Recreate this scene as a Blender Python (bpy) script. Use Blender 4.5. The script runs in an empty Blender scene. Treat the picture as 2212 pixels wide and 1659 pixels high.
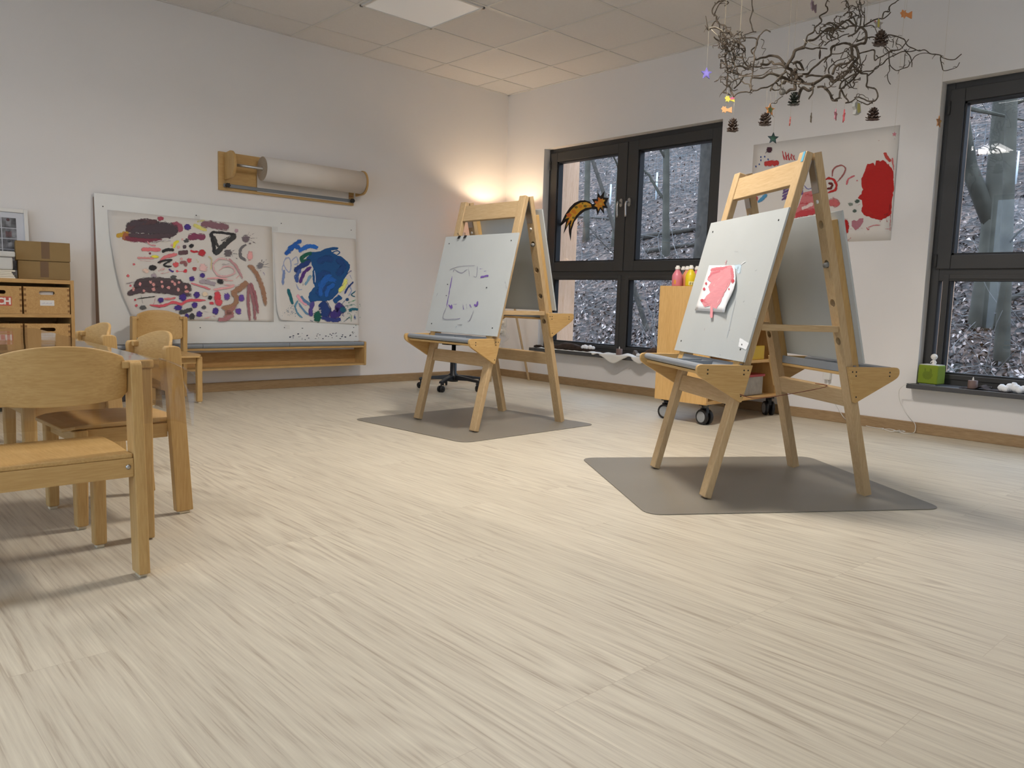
import bpy, bmesh, math, random
from mathutils import Vector, Matrix, noise as mnoise
R = math.radians
scene = bpy.context.scene
COL = scene.collection
rng = random.Random(7)

# ------------------------------------------------------------------ camera
CX, CY, FPX = 1106.0, 829.5, 1684.98
CAM = Vector((-5.24613, -5.83188, 0.7652))
YAW, PIT, ROLL = 0.823016, -0.107766, 0.031559
H = 2.7385
_f = Vector((math.cos(PIT)*math.cos(YAW), math.cos(PIT)*math.sin(YAW), math.sin(PIT)))
_r = Vector((math.sin(YAW), -math.cos(YAW), 0)); _u = _r.cross(_f)
RIGHT = _r*math.cos(ROLL) + _u*math.sin(ROLL)
UP = -_r*math.sin(ROLL) + _u*math.cos(ROLL)
FWD = _f
cam_d = bpy.data.cameras.new('camera'); cam = bpy.data.objects.new('camera', cam_d); COL.objects.link(cam)
cam_d.sensor_width = 36; cam_d.sensor_fit = 'HORIZONTAL'; cam_d.lens = FPX/2212*36
cam_d.clip_start = .05; cam_d.clip_end = 200
cam.matrix_world = Matrix(((RIGHT.x, UP.x, -FWD.x, CAM.x), (RIGHT.y, UP.y, -FWD.y, CAM.y), (RIGHT.z, UP.z, -FWD.z, CAM.z), (0, 0, 0, 1)))
scene.camera = cam

# measured positions: a sight line of the photograph met with a real plane of the room
def sight(u, v): return RIGHT*((u-CX)/FPX) + UP*(-(v-CY)/FPX) + FWD
def onp(u, v, ax, val):
    d = sight(u, v); return CAM + d*((val-CAM[ax])/d[ax])
def wl(u, v, y=0.): return onp(u, v, 1, y)
def wr(u, v, x=0.): return onp(u, v, 0, x)
def fl(u, v, z=0.): return onp(u, v, 2, z)
def at(u, v, D): return CAM + sight(u, v)*D

# ------------------------------------------------------------------ materials
def srgb(r, g, b):
    def c(x):
        x /= 255.; return x/12.92 if x <= .04045 else ((x+.055)/1.055)**2.4
    return (c(r), c(g), c(b), 1)
MATS = {}
def new_mat(name):
    m = bpy.data.materials.new(name); m.use_nodes = True
    nt = m.node_tree; return m, nt, nt.nodes['Principled BSDF'], nt.nodes, nt.links
def plain(name, col, rough=.5, metal=0., spec=.5, bump=0., bscale=200., vary=0., vscale=8.):
    if name in MATS: return MATS[name]
    m, nt, b, N, L = new_mat(name)
    b.inputs['Base Color'].default_value = col; b.inputs['Roughness'].default_value = rough
    b.inputs['Metallic'].default_value = metal; b.inputs['Specular IOR Level'].default_value = spec
    tc = N.new('ShaderNodeTexCoord')
    if vary or True:
        nz = N.new('ShaderNodeTexNoise'); nz.inputs['Scale'].default_value = vscale; nz.inputs['Detail'].default_value = 4
        L.new(tc.outputs['Object'], nz.inputs['Vector'])
        mx = N.new('ShaderNodeMix'); mx.data_type = 'RGBA'; mx.blend_type = 'MULTIPLY'
        mr = N.new('ShaderNodeMapRange'); mr.inputs['From Min'].default_value = .3; mr.inputs['From Max'].default_value = .7
        mr.inputs['To Min'].default_value = 1-max(vary, .03); mr.inputs['To Max'].default_value = 1
        L.new(nz.outputs['Fac'], mr.inputs['Value'])
        mx.inputs['Factor'].default_value = 1; mx.inputs['A'].default_value = col
        L.new(mr.outputs['Result'], mx.inputs['B']); L.new(mx.outputs['Result'], b.inputs['Base Color'])
    if bump:
        n2 = N.new('ShaderNodeTexNoise'); n2.inputs['Scale'].default_value = bscale; n2.inputs['Detail'].default_value = 3
        L.new(tc.outputs['Object'], n2.inputs['Vector'])
        bp = N.new('ShaderNodeBump'); bp.inputs['Strength'].default_value = bump; bp.inputs['Distance'].default_value = .002
        L.new(n2.outputs['Fac'], bp.inputs['Height']); L.new(bp.outputs['Normal'], b.inputs['Normal'])
    MATS[name] = m; return m

def wood(name, light, dark, axis='X', rough=.45, ring=14., contrast=1.):
    key = name+axis
    if key in MATS: return MATS[key]
    m, nt, b, N, L = new_mat(key)
    tc = N.new('ShaderNodeTexCoord'); oi = N.new('ShaderNodeObjectInfo')
    add = N.new('ShaderNodeVectorMath'); add.operation = 'ADD'
    mul = N.new('ShaderNodeVectorMath'); mul.operation = 'SCALE'; mul.inputs['Scale'].default_value = 7.
    cmb = N.new('ShaderNodeCombineXYZ')
    for k in 'XYZ': L.new(oi.outputs['Random'], cmb.inputs[k])
    L.new(cmb.outputs[0], mul.inputs[0]); L.new(tc.outputs['Object'], add.inputs[0]); L.new(mul.outputs[0], add.inputs[1])
    mp = N.new('ShaderNodeMapping')
    s = {'X': (.08, 1, 1), 'Y': (1, .08, 1), 'Z': (1, 1, .08)}[axis]
    mp.inputs['Scale'].default_value = s
    L.new(add.outputs[0], mp.inputs['Vector'])
    n1 = N.new('ShaderNodeTexNoise'); n1.inputs['Scale'].default_value = ring; n1.inputs['Detail'].default_value = 3; n1.inputs['Distortion'].default_value = .6
    L.new(mp.outputs[0], n1.inputs['Vector'])
    wv = N.new('ShaderNodeMath'); wv.operation = 'MULTIPLY'; wv.inputs[1].default_value = 26
    L.new(n1.outputs['Fac'], wv.inputs[0])
    sn = N.new('ShaderNodeMath'); sn.operation = 'SINE'; L.new(wv.outputs[0], sn.inputs[0])
    n2 = N.new('ShaderNodeTexNoise'); n2.inputs['Scale'].default_value = 220; n2.inputs['Detail'].default_value = 2
    L.new(mp.outputs[0], n2.inputs['Vector'])
    ad = N.new('ShaderNodeMath'); ad.operation = 'MULTIPLY_ADD'; ad.inputs[1].default_value = .07*contrast
    L.new(sn.outputs[0], ad.inputs[0]); L.new(n2.outputs['Fac'], ad.inputs[2])
    cr = N.new('ShaderNodeValToRGB'); cr.color_ramp.elements[0].position = .2; cr.color_ramp.elements[1].position = .8
    cr.color_ramp.elements[0].color = dark; cr.color_ramp.elements[1].color = light
    L.new(ad.outputs[0], cr.inputs['Fac']); L.new(cr.outputs['Color'], b.inputs['Base Color'])
    b.inputs['Roughness'].default_value = rough
    MATS[key] = m; return m

BEECH = ('beech', srgb(199, 172, 131), srgb(178, 148, 106))
BIRCH = ('birch', srgb(204, 168, 110), srgb(186, 147, 88))
OAKY = ('honey_wood', srgb(202, 162, 104), srgb(176, 132, 76))
LAMI = ('laminate_wood', srgb(224, 182, 118), srgb(206, 160, 96))
OAKB = ('oak_trim', srgb(172, 144, 106), srgb(140, 112, 78))

def glass_mat(name, tint=(1, 1, 1, 1), boost=1., rough=0.0, ior=1.45):
    if name in MATS: return MATS[name]
    m, nt, b, N, L = new_mat(name); N.remove(b)
    out = N['Material Output']
    tr = N.new('ShaderNodeBsdfTransparent'); tr.inputs['Color'].default_value = tint
    gl = N.new('ShaderNodeBsdfGlossy'); gl.inputs['Roughness'].default_value = rough
    # Schlick reflectance, the same from both sides
    lw = N.new('ShaderNodeLayerWeight'); lw.inputs['Blend'].default_value = .5
    fr = N.new('ShaderNodeMath'); fr.operation = 'POWER'; fr.inputs[1].default_value = 5; L.new(lw.outputs['Facing'], fr.inputs[0])
    ma = N.new('ShaderNodeMath'); ma.operation = 'MULTIPLY_ADD'; r0 = ((ior-1)/(ior+1))**2; ma.inputs[1].default_value = 1-r0; ma.inputs[2].default_value = r0; L.new(fr.outputs[0], ma.inputs[0]); fr = ma
    mu = N.new('ShaderNodeMath'); mu.operation = 'MULTIPLY'; mu.inputs[1].default_value = boost; mu.use_clamp = True
    mx = N.new('ShaderNodeMixShader')
    L.new(fr.outputs[0], mu.inputs[0]); L.new(mu.outputs[0], mx.inputs['Fac']); L.new(tr.outputs[0], mx.inputs[1]); L.new(gl.outputs[0], mx.inputs[2])
    L.new(mx.outputs[0], out.inputs['Surface']); MATS[name] = m; return m

def emit_mat(name, col, strength):
    m, nt, b, N, L = new_mat(name)
    b.inputs['Base Color'].default_value = (.8, .8, .8, 1)
    b.inputs['Emission Color'].default_value = col; b.inputs['Emission Strength'].default_value = strength
    return m

def paint_mat(col, dens=.9, scale=60., key=None):
    """brushed child's paint: pigment thins out into dry-brush gaps"""
    name = 'paint_%d_%d_%d_%d' % (int(col[0]*999), int(col[1]*999), int(col[2]*999), int(dens*100))
    if name in MATS: return MATS[name]
    m, nt, b, N, L = new_mat(name)
    out = N['Material Output']
    b.inputs['Base Color'].default_value = col; b.inputs['Roughness'].default_value = .5; b.inputs['Specular IOR Level'].default_value = .25
    uv = N.new('ShaderNodeUVMap'); uv.uv_map = 'UVMap'
    ed = N.new('ShaderNodeUVMap'); ed.uv_map = 'edge'; se = N.new('ShaderNodeSeparateXYZ'); L.new(ed.outputs[0], se.inputs[0])
    mp = N.new('ShaderNodeMapping'); mp.inputs['Scale'].default_value = (scale*.3, scale*1.5, 1)
    L.new(uv.outputs[0], mp.inputs['Vector'])
    nz = N.new('ShaderNodeTexNoise'); nz.inputs['Scale'].default_value = 1.; nz.inputs['Detail'].default_value = 5; nz.inputs['Roughness'].default_value = .7
    L.new(mp.outputs[0], nz.inputs['Vector'])
    # cover = 1.5*edge + A*(noise-.5) - .3 : solid in the middle, broken toward the rim, gappier when dry
    AA = 2.2+max(0, .95-dens)*9.
    m1 = N.new('ShaderNodeMath'); m1.operation = 'MULTIPLY_ADD'; m1.inputs[1].default_value = AA; m1.inputs[2].default_value = -.5*AA-.3; L.new(nz.outputs['Fac'], m1.inputs[0])
    m2 = N.new('ShaderNodeMath'); m2.operation = 'MULTIPLY_ADD'; m2.inputs[1].default_value = 1.6; L.new(se.outputs['X'], m2.inputs[0]); L.new(m1.outputs[0], m2.inputs[2])
    mr = N.new('ShaderNodeMapRange'); mr.inputs['From Min'].default_value = 0; mr.inputs['From Max'].default_value = .18; L.new(m2.outputs[0], mr.inputs['Value'])
    sp = N.new('ShaderNodeMix'); sp.data_type = 'RGBA'; sp.inputs['A'].default_value = tuple(c*.78 for c in col[:3])+(1,); sp.inputs['B'].default_value = tuple(min(1, c*1.12) for c in col[:3])+(1,)
    L.new(nz.outputs['Fac'], sp.inputs['Factor']); L.new(sp.outputs['Result'], b.inputs['Base Color'])
    tr = N.new('ShaderNodeBsdfTransparent'); mx = N.new('ShaderNodeMixShader')
    L.new(mr.outputs['Result'], mx.inputs['Fac']); L.new(tr.outputs[0], mx.inputs[1]); L.new(b.outputs[0], mx.inputs[2]); L.new(mx.outputs[0], out.inputs['Surface'])
    MATS[name] = m; return m

# ------------------------------------------------------------------ mesh helpers
class MB:
    def __init__(s): s.v = []; s.f = []; s.m = []; s.mats = []; s.uv = None; s.smooth = set()
    def mi(s, mat):
        if mat is None: return 0
        if mat not in s.mats: s.mats.append(mat)
        return s.mats.index(mat)
    def add(s, vs, fs, mat=None, smooth=False):
        o = len(s.v); s.v += [tuple(p) for p in vs]; k = s.mi(mat)
        for f in fs:
            if smooth: s.smooth.add(len(s.f))
            s.f.append(tuple(o+i for i in f)); s.m.append(k)
        return s
    def box(s, x0, x1, y0, y1, z0, z1, mat=None, M=None):
        vs = [Vector(p) for p in [(x0, y0, z0), (x1, y0, z0), (x1, y1, z0), (x0, y1, z0), (x0, y0, z1), (x1, y0, z1), (x1, y1, z1), (x0, y1, z1)]]
        if M: vs = [M @ p for p in vs]
        return s.add(vs, [(3, 2, 1, 0), (4, 5, 6, 7), (0, 1, 5, 4), (1, 2, 6, 5), (2, 3, 7, 6), (3, 0, 4, 7)], mat)
    def prism(s, poly, ax, a, b, mat=None, M=None):
        """poly 2-D (the two other axes in order), extruded along ax from a to b"""
        def P(p, t):
            q = {0: (t, p[0], p[1]), 1: (p[0], t, p[1]), 2: (p[0], p[1], t)}[ax]; q = Vector(q); return M @ q if M else q
        n = len(poly); vs = [P(p, a) for p in poly]+[P(p, b) for p in poly]
        fs = [tuple(range(n-1, -1, -1)), tuple(range(n, 2*n))]+[(i, (i+1) % n, (i+1) % n+n, i+n) for i in range(n)]
        return s.add(vs, fs, mat)
    def tube(s, pts, rad, mat=None, n=8, cap=True):
        pts = [Vector(p) for p in pts]; rs = rad if isinstance(rad, (list, tuple)) else [rad]*len(pts)
        vs = []; fs = []; N0 = None
        for i, p in enumerate(pts):
            t = (pts[min(i+1, len(pts)-1)]-pts[max(i-1, 0)]).normalized() if len(pts) > 1 else Vector((0, 0, 1))
            if N0 is None: N0 = t.orthogonal().normalized()
            N0 = (N0-t*N0.dot(t)); N0 = N0.normalized() if N0.length > 1e-6 else t.orthogonal().normalized()
            B = t.cross(N0)
            for k in range(n):
                a = 2*math.pi*k/n; vs.append(p+(N0*math.cos(a)+B*math.sin(a))*rs[i])
        for i in range(len(pts)-1):
            for k in range(n):
                fs.append((i*n+k, i*n+(k+1) % n, (i+1)*n+(k+1) % n, (i+1)*n+k))
        if cap: fs += [tuple(range(n-1, -1, -1)), tuple((len(pts)-1)*n+k for k in range(n))]
        return s.add(vs, fs, mat, True)
    def lathe(s, prof, mat=None, n=24, M=None, c=(0, 0, 0)):
        vs = []; fs = []; m = len(prof)
        for k in range(n):
            a = 2*math.pi*k/n
            for r, z in prof:
                p = Vector((c[0]+r*math.cos(a), c[1]+r*math.sin(a), c[2]+z)); vs.append(M @ p if M else p)
        for k in range(n):
            for j in range(m-1):
                a, b = k*m+j, ((k+1) % n)*m+j; fs.append((a, b, b+1, a+1))
        return s.add(vs, fs, mat, True)
    def build(s, name, mat=None, parent=None, bevel=0., seg=2, kind=None, loc=None):
        me = bpy.data.meshes.new(name); me.from_pydata(s.v, [], s.f)
        if s.mats:
            for m in s.mats: me.materials.append(m)
            me.polygons.foreach_set('material_index', s.m)
        else:
            if isinstance(mat, tuple):  # wood family: grain along the longest side
                lo = [min(p[i] for p in s.v) for i in range(3)]; hi = [max(p[i] for p in s.v) for i in range(3)]
                d = [hi[i]-lo[i] for i in range(3)]; mat = wood(mat[0], mat[1], mat[2], 'XYZ'[d.index(max(d))])
            if mat: me.materials.append(mat)
        for i in s.smooth: me.polygons[i].use_smooth = True
        bm = bmesh.new(); bm.from_mesh(me); bmesh.ops.recalc_face_normals(bm, faces=bm.faces); bm.to_mesh(me); bm.free()
        o = bpy.data.objects.new(name, me); COL.objects.link(o)
        if parent: o.parent = parent
        if kind: o['kind'] = kind
        if loc: o.location = loc
        if bevel:
            b = o.modifiers.new('bevel', 'BEVEL'); b.width = bevel; b.segments = seg; b.limit_method = 'ANGLE'; b.angle_limit = R(40)
        return o

def tag(o, label, cat, group=None):
    o['label'] = label; o['category'] = cat
    if group: o['group'] = group
    return o
def thing(name, label, cat, loc=(0, 0, 0), rz=0., group=None):
    o = bpy.data.objects.new(name, None); COL.objects.link(o); o.empty_display_size = .1
    o.location = loc; o.rotation_euler = (0, 0, rz); return tag(o, label, cat, group)
def dup(root, loc, rz, label, group=None):
    def cp(o, par):
        c = o.copy(); COL.objects.link(c)
        if par: c.parent = par
        for ch in list(o.children): cp(ch, c)
        return c
    r = cp(root, None); r.location = loc; r.rotation_euler = (0, 0, rz); r['label'] = label
    if group: r['group'] = group
    return r
def rrect(x0, x1, y0, y1, r, n=5):
    pts = []
    for cx, cy, a0 in [(x1-r, y1-r, 0), (x0+r, y1-r, 90), (x0+r, y0+r, 180), (x1-r, y0+r, 270)]:
        for k in range(n+1):
            a = R(a0+90*k/n); pts.append((cx+r*math.cos(a), cy+r*math.sin(a)))
    return pts
def rpoly(pts, r, n=5):
    """round the corners of a polygon"""
    out = []; m = len(pts)
    for i in range(m):
        p = Vector(pts[i]); a = Vector(pts[i-1]); b = Vector(pts[(i+1) % m]); rr = r[i] if isinstance(r, (list, tuple)) else r
        if rr <= 0: out.append(tuple(p)); continue
        d1 = (a-p).normalized(); d2 = (b-p).normalized(); q1 = p+d1*rr; q2 = p+d2*rr
        for k in range(n+1):
            t = k/n; out.append(tuple(q1*(1-t)**2+p*2*t*(1-t)+q2*t*t))
    return out
def smoothpts(pts, k=4):
    """Catmull-Rom through points"""
    P = [Vector(p) for p in pts]
    if len(P) < 3: return P
    out = []
    for i in range(len(P)-1):
        p0 = P[max(i-1, 0)]; p1 = P[i]; p2 = P[i+1]; p3 = P[min(i+2, len(P)-1)]
        for j in range(k):
            t = j/k
            out.append(.5*((2*p1)+(p2-p0)*t+(2*p0-5*p1+4*p2-p3)*t*t+(3*p1-p0-3*p2+p3)*t**3))
    out.append(P[-1]); return out

# ------------------------------------------------------------------ common materials
M_wall = plain('white_wall_paint', srgb(236, 233, 230), .85, spec=.2, bump=.25, bscale=350, vary=.03, vscale=1.5)
M_tile = plain('mineral_ceiling_tile', srgb(224, 221, 218), .95, spec=.1, bump=.3, bscale=500, vary=.03, vscale=60)
M_bar = plain('ceiling_bar_white', srgb(216, 213, 208), .5)
M_board = plain('white_melamine', srgb(230, 231, 228), .28, spec=.5, vary=.04, vscale=6)
M_eboard = plain('light_grey_melamine', srgb(188, 192, 190), .28, spec=.5, vary=.04, vscale=6)
M_grey = plain('grey_plastic_tray', srgb(136, 142, 148), .35)
M_frame = plain('anthracite_aluminium', srgb(62, 61, 60), .5, spec=.4)
M_gasket = plain('black_rubber', srgb(22, 24, 28), .5)
M_steel = plain('brushed_steel', srgb(190, 188, 184), .3, metal=1.)
M_black = plain('black_plastic', srgb(26, 26, 28), .4)
M_paper = plain('paper_white', srgb(226, 221, 214), .85, spec=.15, vary=.03, vscale=5)
M_card = plain('cardboard_brown', srgb(150, 124, 84), .85, spec=.1, vary=.08, vscale=20)
M_glass = glass_mat('window_glass', (.965, .98, .985, 1), 1.0)
M_clear = glass_mat('clear_plastic', (.86, .87, .86, 1), 2.2, .1)
M_cotton = plain('cotton_wool', srgb(240, 242, 245), .95, spec=.05, bump=1., bscale=90)
M_white = plain('white_plastic', srgb(232, 230, 224), .4)
M_string = plain('twine', srgb(196, 184, 160), .9)
M_dark_wood = plain('dark_bark', srgb(62, 48, 40), .95, bump=1., bscale=60, vary=.5, vscale=30)

# ================================================================== SETTING
# floor: pale oak-look vinyl planks that run along y
def floor_material():
    m, nt, b, N, L = new_mat('pale_oak_vinyl_planks')
    tc = N.new('ShaderNodeTexCoord')
    sw = N.new('ShaderNodeSeparateXYZ'); L.new(tc.outputs['Object'], sw.inputs[0])
    cm = N.new('ShaderNodeCombineXYZ'); L.new(sw.outputs['Y'], cm.inputs['X']); L.new(sw.outputs['X'], cm.inputs['Y'])
    br = N.new('ShaderNodeTexBrick'); br.inputs['Scale'].default_value = 1.
    br.inputs['Brick Width'].default_value = 1.22; br.inputs['Row Height'].default_value = .184; br.inputs['Mortar Size'].default_value = .0006
    br.inputs['Mortar Smooth'].default_value = 0; br.offset = .37; br.offset_frequency = 3
    br.inputs['Color1'].default_value = (0, 0, 0, 1); br.inputs['Color2'].default_value = (1, 1, 1, 1); br.inputs['Mortar'].default_value = (.5, .5, .5, 1)
    L.new(cm.outputs[0], br.inputs['Vector'])
    # each plank gets its own grain offset
    sc = N.new('ShaderNodeVectorMath'); sc.operation = 'MULTIPLY'; sc.inputs[1].default_value = (1, .13, 1)
    L.new(tc.outputs['Object'], sc.inputs[0])
    of = N.new('ShaderNodeVectorMath'); of.operation = 'SCALE'; of.inputs['Scale'].default_value = 13.7
    L.new(br.outputs['Color'], of.inputs[0])
    ad = N.new('ShaderNodeVectorMath'); ad.operation = 'ADD'; L.new(sc.outputs[0], ad.inputs[0]); L.new(of.outputs[0], ad.inputs[1])
    n1 = N.new('ShaderNodeTexNoise'); n1.inputs['Scale'].default_value = 5.; n1.inputs['Detail'].default_value = 1.; n1.inputs['Distortion'].default_value = .25
    L.new(ad.outputs[0], n1.inputs['Vector'])
    mu = N.new('ShaderNodeMath'); mu.operation = 'MULTIPLY'; mu.inputs[1].default_value = 85; L.new(n1.outputs['Fac'], mu.inputs[0])
    sn = N.new('ShaderNodeMath'); sn.operation = 'SINE'; L.new(mu.outputs[0], sn.inputs[0])
    s2 = N.new('ShaderNodeVectorMath'); s2.operation = 'MULTIPLY'; s2.inputs[1].default_value = (1, .03, 1); L.new(tc.outputs['Object'], s2.inputs[0])
    n2 = N.new('ShaderNodeTexNoise'); n2.inputs['Scale'].default_value = 120; n2.inputs['Detail'].default_value = 5; n2.inputs['Roughness'].default_value = .62
    a2 = N.new('ShaderNodeVectorMath'); a2.operation = 'ADD'; L.new(s2.outputs[0], a2.inputs[0]); L.new(of.outputs[0], a2.inputs[1]); L.new(a2.outputs[0], n2.inputs['Vector'])
    # cathedral rings show in patches only
    n3 = N.new('ShaderNodeTexNoise'); n3.inputs['Scale'].default_value = 1.3; L.new(tc.outputs['Object'], n3.inputs['Vector'])
    m3 = N.new('ShaderNodeMapRange'); m3.inputs['From Min'].default_value = .48; m3.inputs['From Max'].default_value = .66; m3.inputs['To Min'].default_value = .02; m3.inputs['To Max'].default_value = .095
    L.new(n3.outputs['Fac'], m3.inputs['Value'])
    rg = N.new('ShaderNodeMath'); rg.operation = 'MULTIPLY'; L.new(sn.outputs[0], rg.inputs[0]); L.new(m3.outputs[0], rg.inputs[1])
    sm = N.new('ShaderNodeMath'); sm.operation = 'ADD'; L.new(n2.outputs['Fac'], sm.inputs[0]); L.new(rg.outputs[0], sm.inputs[1])
    cr = N.new('ShaderNodeValToRGB'); e = cr.color_ramp.elements
    e[0].position = .25; e[0].color = srgb(168, 154, 134); e[1].position = .72; e[1].color = srgb(216, 207, 186)
    x = e.new(.45); x.color = srgb(200, 190, 170)
    L.new(sm.outputs[0], cr.inputs['Fac'])
    tn = N.new('ShaderNodeMix'); tn.data_type = 'RGBA'; tn.blend_type = 'MULTIPLY'; tn.inputs['Factor'].default_value = 1
    m4 = N.new('ShaderNodeMapRange'); m4.inputs['To Min'].default_value = .93; m4.inputs['To Max'].default_value = 1.; L.new(br.outputs['Color'], m4.inputs['Value'])
    L.new(cr.outputs['Color'], tn.inputs['A']); L.new(m4.outputs[0], tn.inputs['B'])
    sj = N.new('ShaderNodeMix'); sj.data_type = 'RGBA'; sj.inputs['B'].default_value = srgb(184, 172, 152)
    L.new(br.outputs['Fac'], sj.inputs['Factor']); L.new(tn.outputs['Result'], sj.inputs['A'])
    L.new(sj.outputs['Result'], b.inputs['Base Color'])
    b.inputs['Roughness'].default_value = .45; b.inputs['Specular IOR Level'].default_value = .4
    return m
XW, YN = -8.2, -9.2       # far ends of the room behind the camera
fo = MB().add([(XW, YN, 0), (0.0, YN, 0), (0.0, 0.0, 0), (XW, 0.0, 0), (XW, YN, -.1), (0, YN, -.1), (0, 0, -.1), (XW, 0, -.1)],
              [(0, 1, 2, 3), (7, 6, 5, 4), (0, 4, 5, 1), (1, 5, 6, 2), (2, 6, 7, 3), (3, 7, 4, 0)]).build('floor', floor_material(), kind='structure')

ce = MB().box(XW, 0, YN, 0, H, H+.12).build('ceiling', M_tile, kind='structure')
X0T, Y0T, PT = .408, .345, .625
gb = MB()
for i in range(14):
    x = -(X0T+PT*i)
    if x > XW: gb.box(x-.012, x+.012, YN, 0, H-.004, H, M_bar)
for j in range(16):
    y = -(Y0T+PT*j)
    if y > YN: gb.box(XW, 0, y-.012, y+.012, H-.0045, H, M_bar)
gb.box(-.02, 0, YN, 0, H-.006, H, M_bar); gb.box(XW, 0, -.02, 0, H-.006, H, M_bar)
gb.build('tile_grid', None, ce)

MB().box(XW-.2, .35, 0, .2, 0, H).build('wall_left', M_wall, kind='structure')
# the two walls behind the camera, one with a window added for fill light
MB().box(XW-.2, .35, YN-.2, YN, 0, H).build('wall_near', M_wall, kind='structure')
w = MB(); w.box(XW-.2, XW, YN, 0, 0, .25); w.box(XW-.2, XW, YN, 0, 2.6, H); w.box(XW-.2, XW, YN, -7.8, .25, 2.6); w.box(XW-.2, XW, -1.8, 0, .25, 2.6); w.build('wall_back', M_wall, kind='structure')
w = MB()
for k in range(5): y = -7.8+6.0*k/4; w.box(XW-.14, XW-.07, y-.04, y+.04, .25, 2.6)
w.box(XW-.14, XW-.07, -7.8, -1.8, .25, .32); w.box(XW-.14, XW-.07, -7.8, -1.8, 2.53, 2.6); o = w.build('added_fill_window', M_frame, kind='structure'); MB().box(XW-.11, XW-.105, -7.8, -1.8, .3, 2.56).build('pane', M_glass, o)
# right wall with two window openings
WT = .24
OP = [(-2.422, -.518, .318, 2.17), (-5.859, -3.955, .318, 2.17)]
w = MB()
ys = [YN, -5.859, -3.955, -2.422, -.518, 0]
for a, b_ in ((0, 1), (2, 3), (4, 5)): w.box(0, WT, ys[a], ys[b_], 0, H)
for y0, y1, z0, z1 in OP:
    w.box(0, WT, y0, y1, 0, z0-.03); w.box(0, WT, y0, y1, z1, H)
w.build('wall_right', M_wall, kind='structure')
MB().box(XW, 0, -.015, 0, 0, .07).build('baseboard_left', OAKB, kind='structure', bevel=.003)
MB().box(-.015, 0, YN, -.015, 0, .07).build('baseboard_right', OAKB, kind='structure', bevel=.003)

LARCH = ('larch_cladding', srgb(236, 198, 166), srgb(214, 168, 130))
def window(name, dy):
    y0, y1, z0, z1 = -2.422+dy, -.518+dy, .318, 2.17
    yc = -1.47+dy
    F0, F1 = .075, .15
    root = MB()
    # outer frame
    ya, yb = y0+.052, y1-.052
    root.box(F0, F1, yb, y1, z0, z1); root.box(F0, F1, y0, ya, z0, z1)
    root.box(F0, F1, ya, yb, z1-.052, z1); root.box(F0, F1, ya, yb, z0, z0+.055); root.box(F0, F1, ya, yb, .965, 1.05)
    root.box(F0, F1, yc-.06, yc+.06, z0+.055, .965); root.box(F0+.02, F1, yc-.03, yc+.03, 1.05, z1-.052)
    o = root.build(name, M_frame, kind='structure', bevel=.003)
    for k, (a, b_) in enumerate(((-1.363, -.634), (-2.300, -1.582))):
        s = MB(); a += dy; b_ += dy; zt, zb = 2.048, 1.125; oa, ob = (yc+.004, b_+.085) if k == 0 else (a-.085, yc-.004)
        ot, ob_ = zt+.082, zb-.085; S0, S1 = F0-.016, F1-.02
        s.box(S0, S1, b_, ob, ob_, ot); s.box(S0, S1, oa, a, ob_, ot); s.box(S0, S1, a, b_, zt, ot); s.box(S0, S1, a, b_, ob_, zb)
        so = s.build('sash', M_frame, o, bevel=.004)
        g = MB()
        t = .012
        for q in ((b_-t, b_, zb, zt), (a, a+t, zb, zt), (a, b_, zt-t, zt), (a, b_, zb, zb+t)): g.box(S0+.012, S1, *q)
        g.build('gasket', M_gasket, so)
        MB().box(.125, .131, a, b_, zb, zt).build('pane', M_glass, so)
        # handle
        hy = yc+(.045 if k == 0 else -.045); hz = 1.62
        hb = MB(); hb.prism(rrect(hy-.015, hy+.015, hz-.035, hz+.035, .0145), 0, S0-.012, S0)
        pts = smoothpts([(S0-.01, hy, hz), (S0-.045, hy, hz), (S0-.055, hy, hz-.012), (S0-.056, hy, hz-.05), (S0-.05, hy, hz-.125)], 4)
        hb.tube(pts, .0085, None, 10)
        hb.build('handle', M_steel, so)
        for hz_ in (ot-.11, ob_+.05):
            hh = MB(); yy = ob if k == 0 else oa
            hh.tube([(S0-.004, yy, hz_-.04), (S0-.004, yy, hz_+.04)], .009, None, 10); hh.build('hinge', M_frame, so)
    for a, b_ in ((-1.41, -.632), (-2.308, -1.53)):
        a += dy; b_ += dy; zb, zt = .385, .977; t = .012; g = MB()
        s = MB(); S0, S1 = F0-.006, F1-.02
        for q in ((b_, b_+.035, zb-.03, zt+.03), (a-.035, a, zb-.03, zt+.03), (a, b_, zt, zt+.03), (a, b_, zb-.03, zb)): s.box(S0, S1, *q)
        so = s.build('glazing_bead', M_frame, o, bevel=.003)
        for q in ((b_-t, b_, zb, zt), (a, a+t, zb, zt), (a, b_, zt-t, zt), (a, b_, zb, zb+t)): g.box(S0+.012, S1, *q)
        g.build('gasket', M_gasket, so)
        MB().box(.125, .131, a, b_, zb, zt).build('pane', M_glass, so)
    # inner sill board
    MB().prism(rpoly([(-.095, y0-.03), (.075, y0-.03), (.075, y1+.03), (-.095, y1+.03)], [.02, .0, 0, .02]), 2, .288, .318).build('sill', plain('dark_grey_sill', srgb(72, 72, 74), .45), o, bevel=.003)
    # timber reveal outside
    ex = MB(); ex.box(F1, .47, y1-.02, y1+.06, .2, 2.25); ex.box(F1, .47, y0-.06, y0+.02, .2, 2.25); 
    ex.build('timber_reveal', LARCH, o, bevel=.003)
    MB().box(F1, .5, y0, y1, .26, .3).build('outer_sill', plain('grey_metal_sheet', srgb(130, 134, 140), .4, metal=.6), o)
    return o
W1 = window('window_1', 0); W2 = window('window_2', -3.437)

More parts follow.
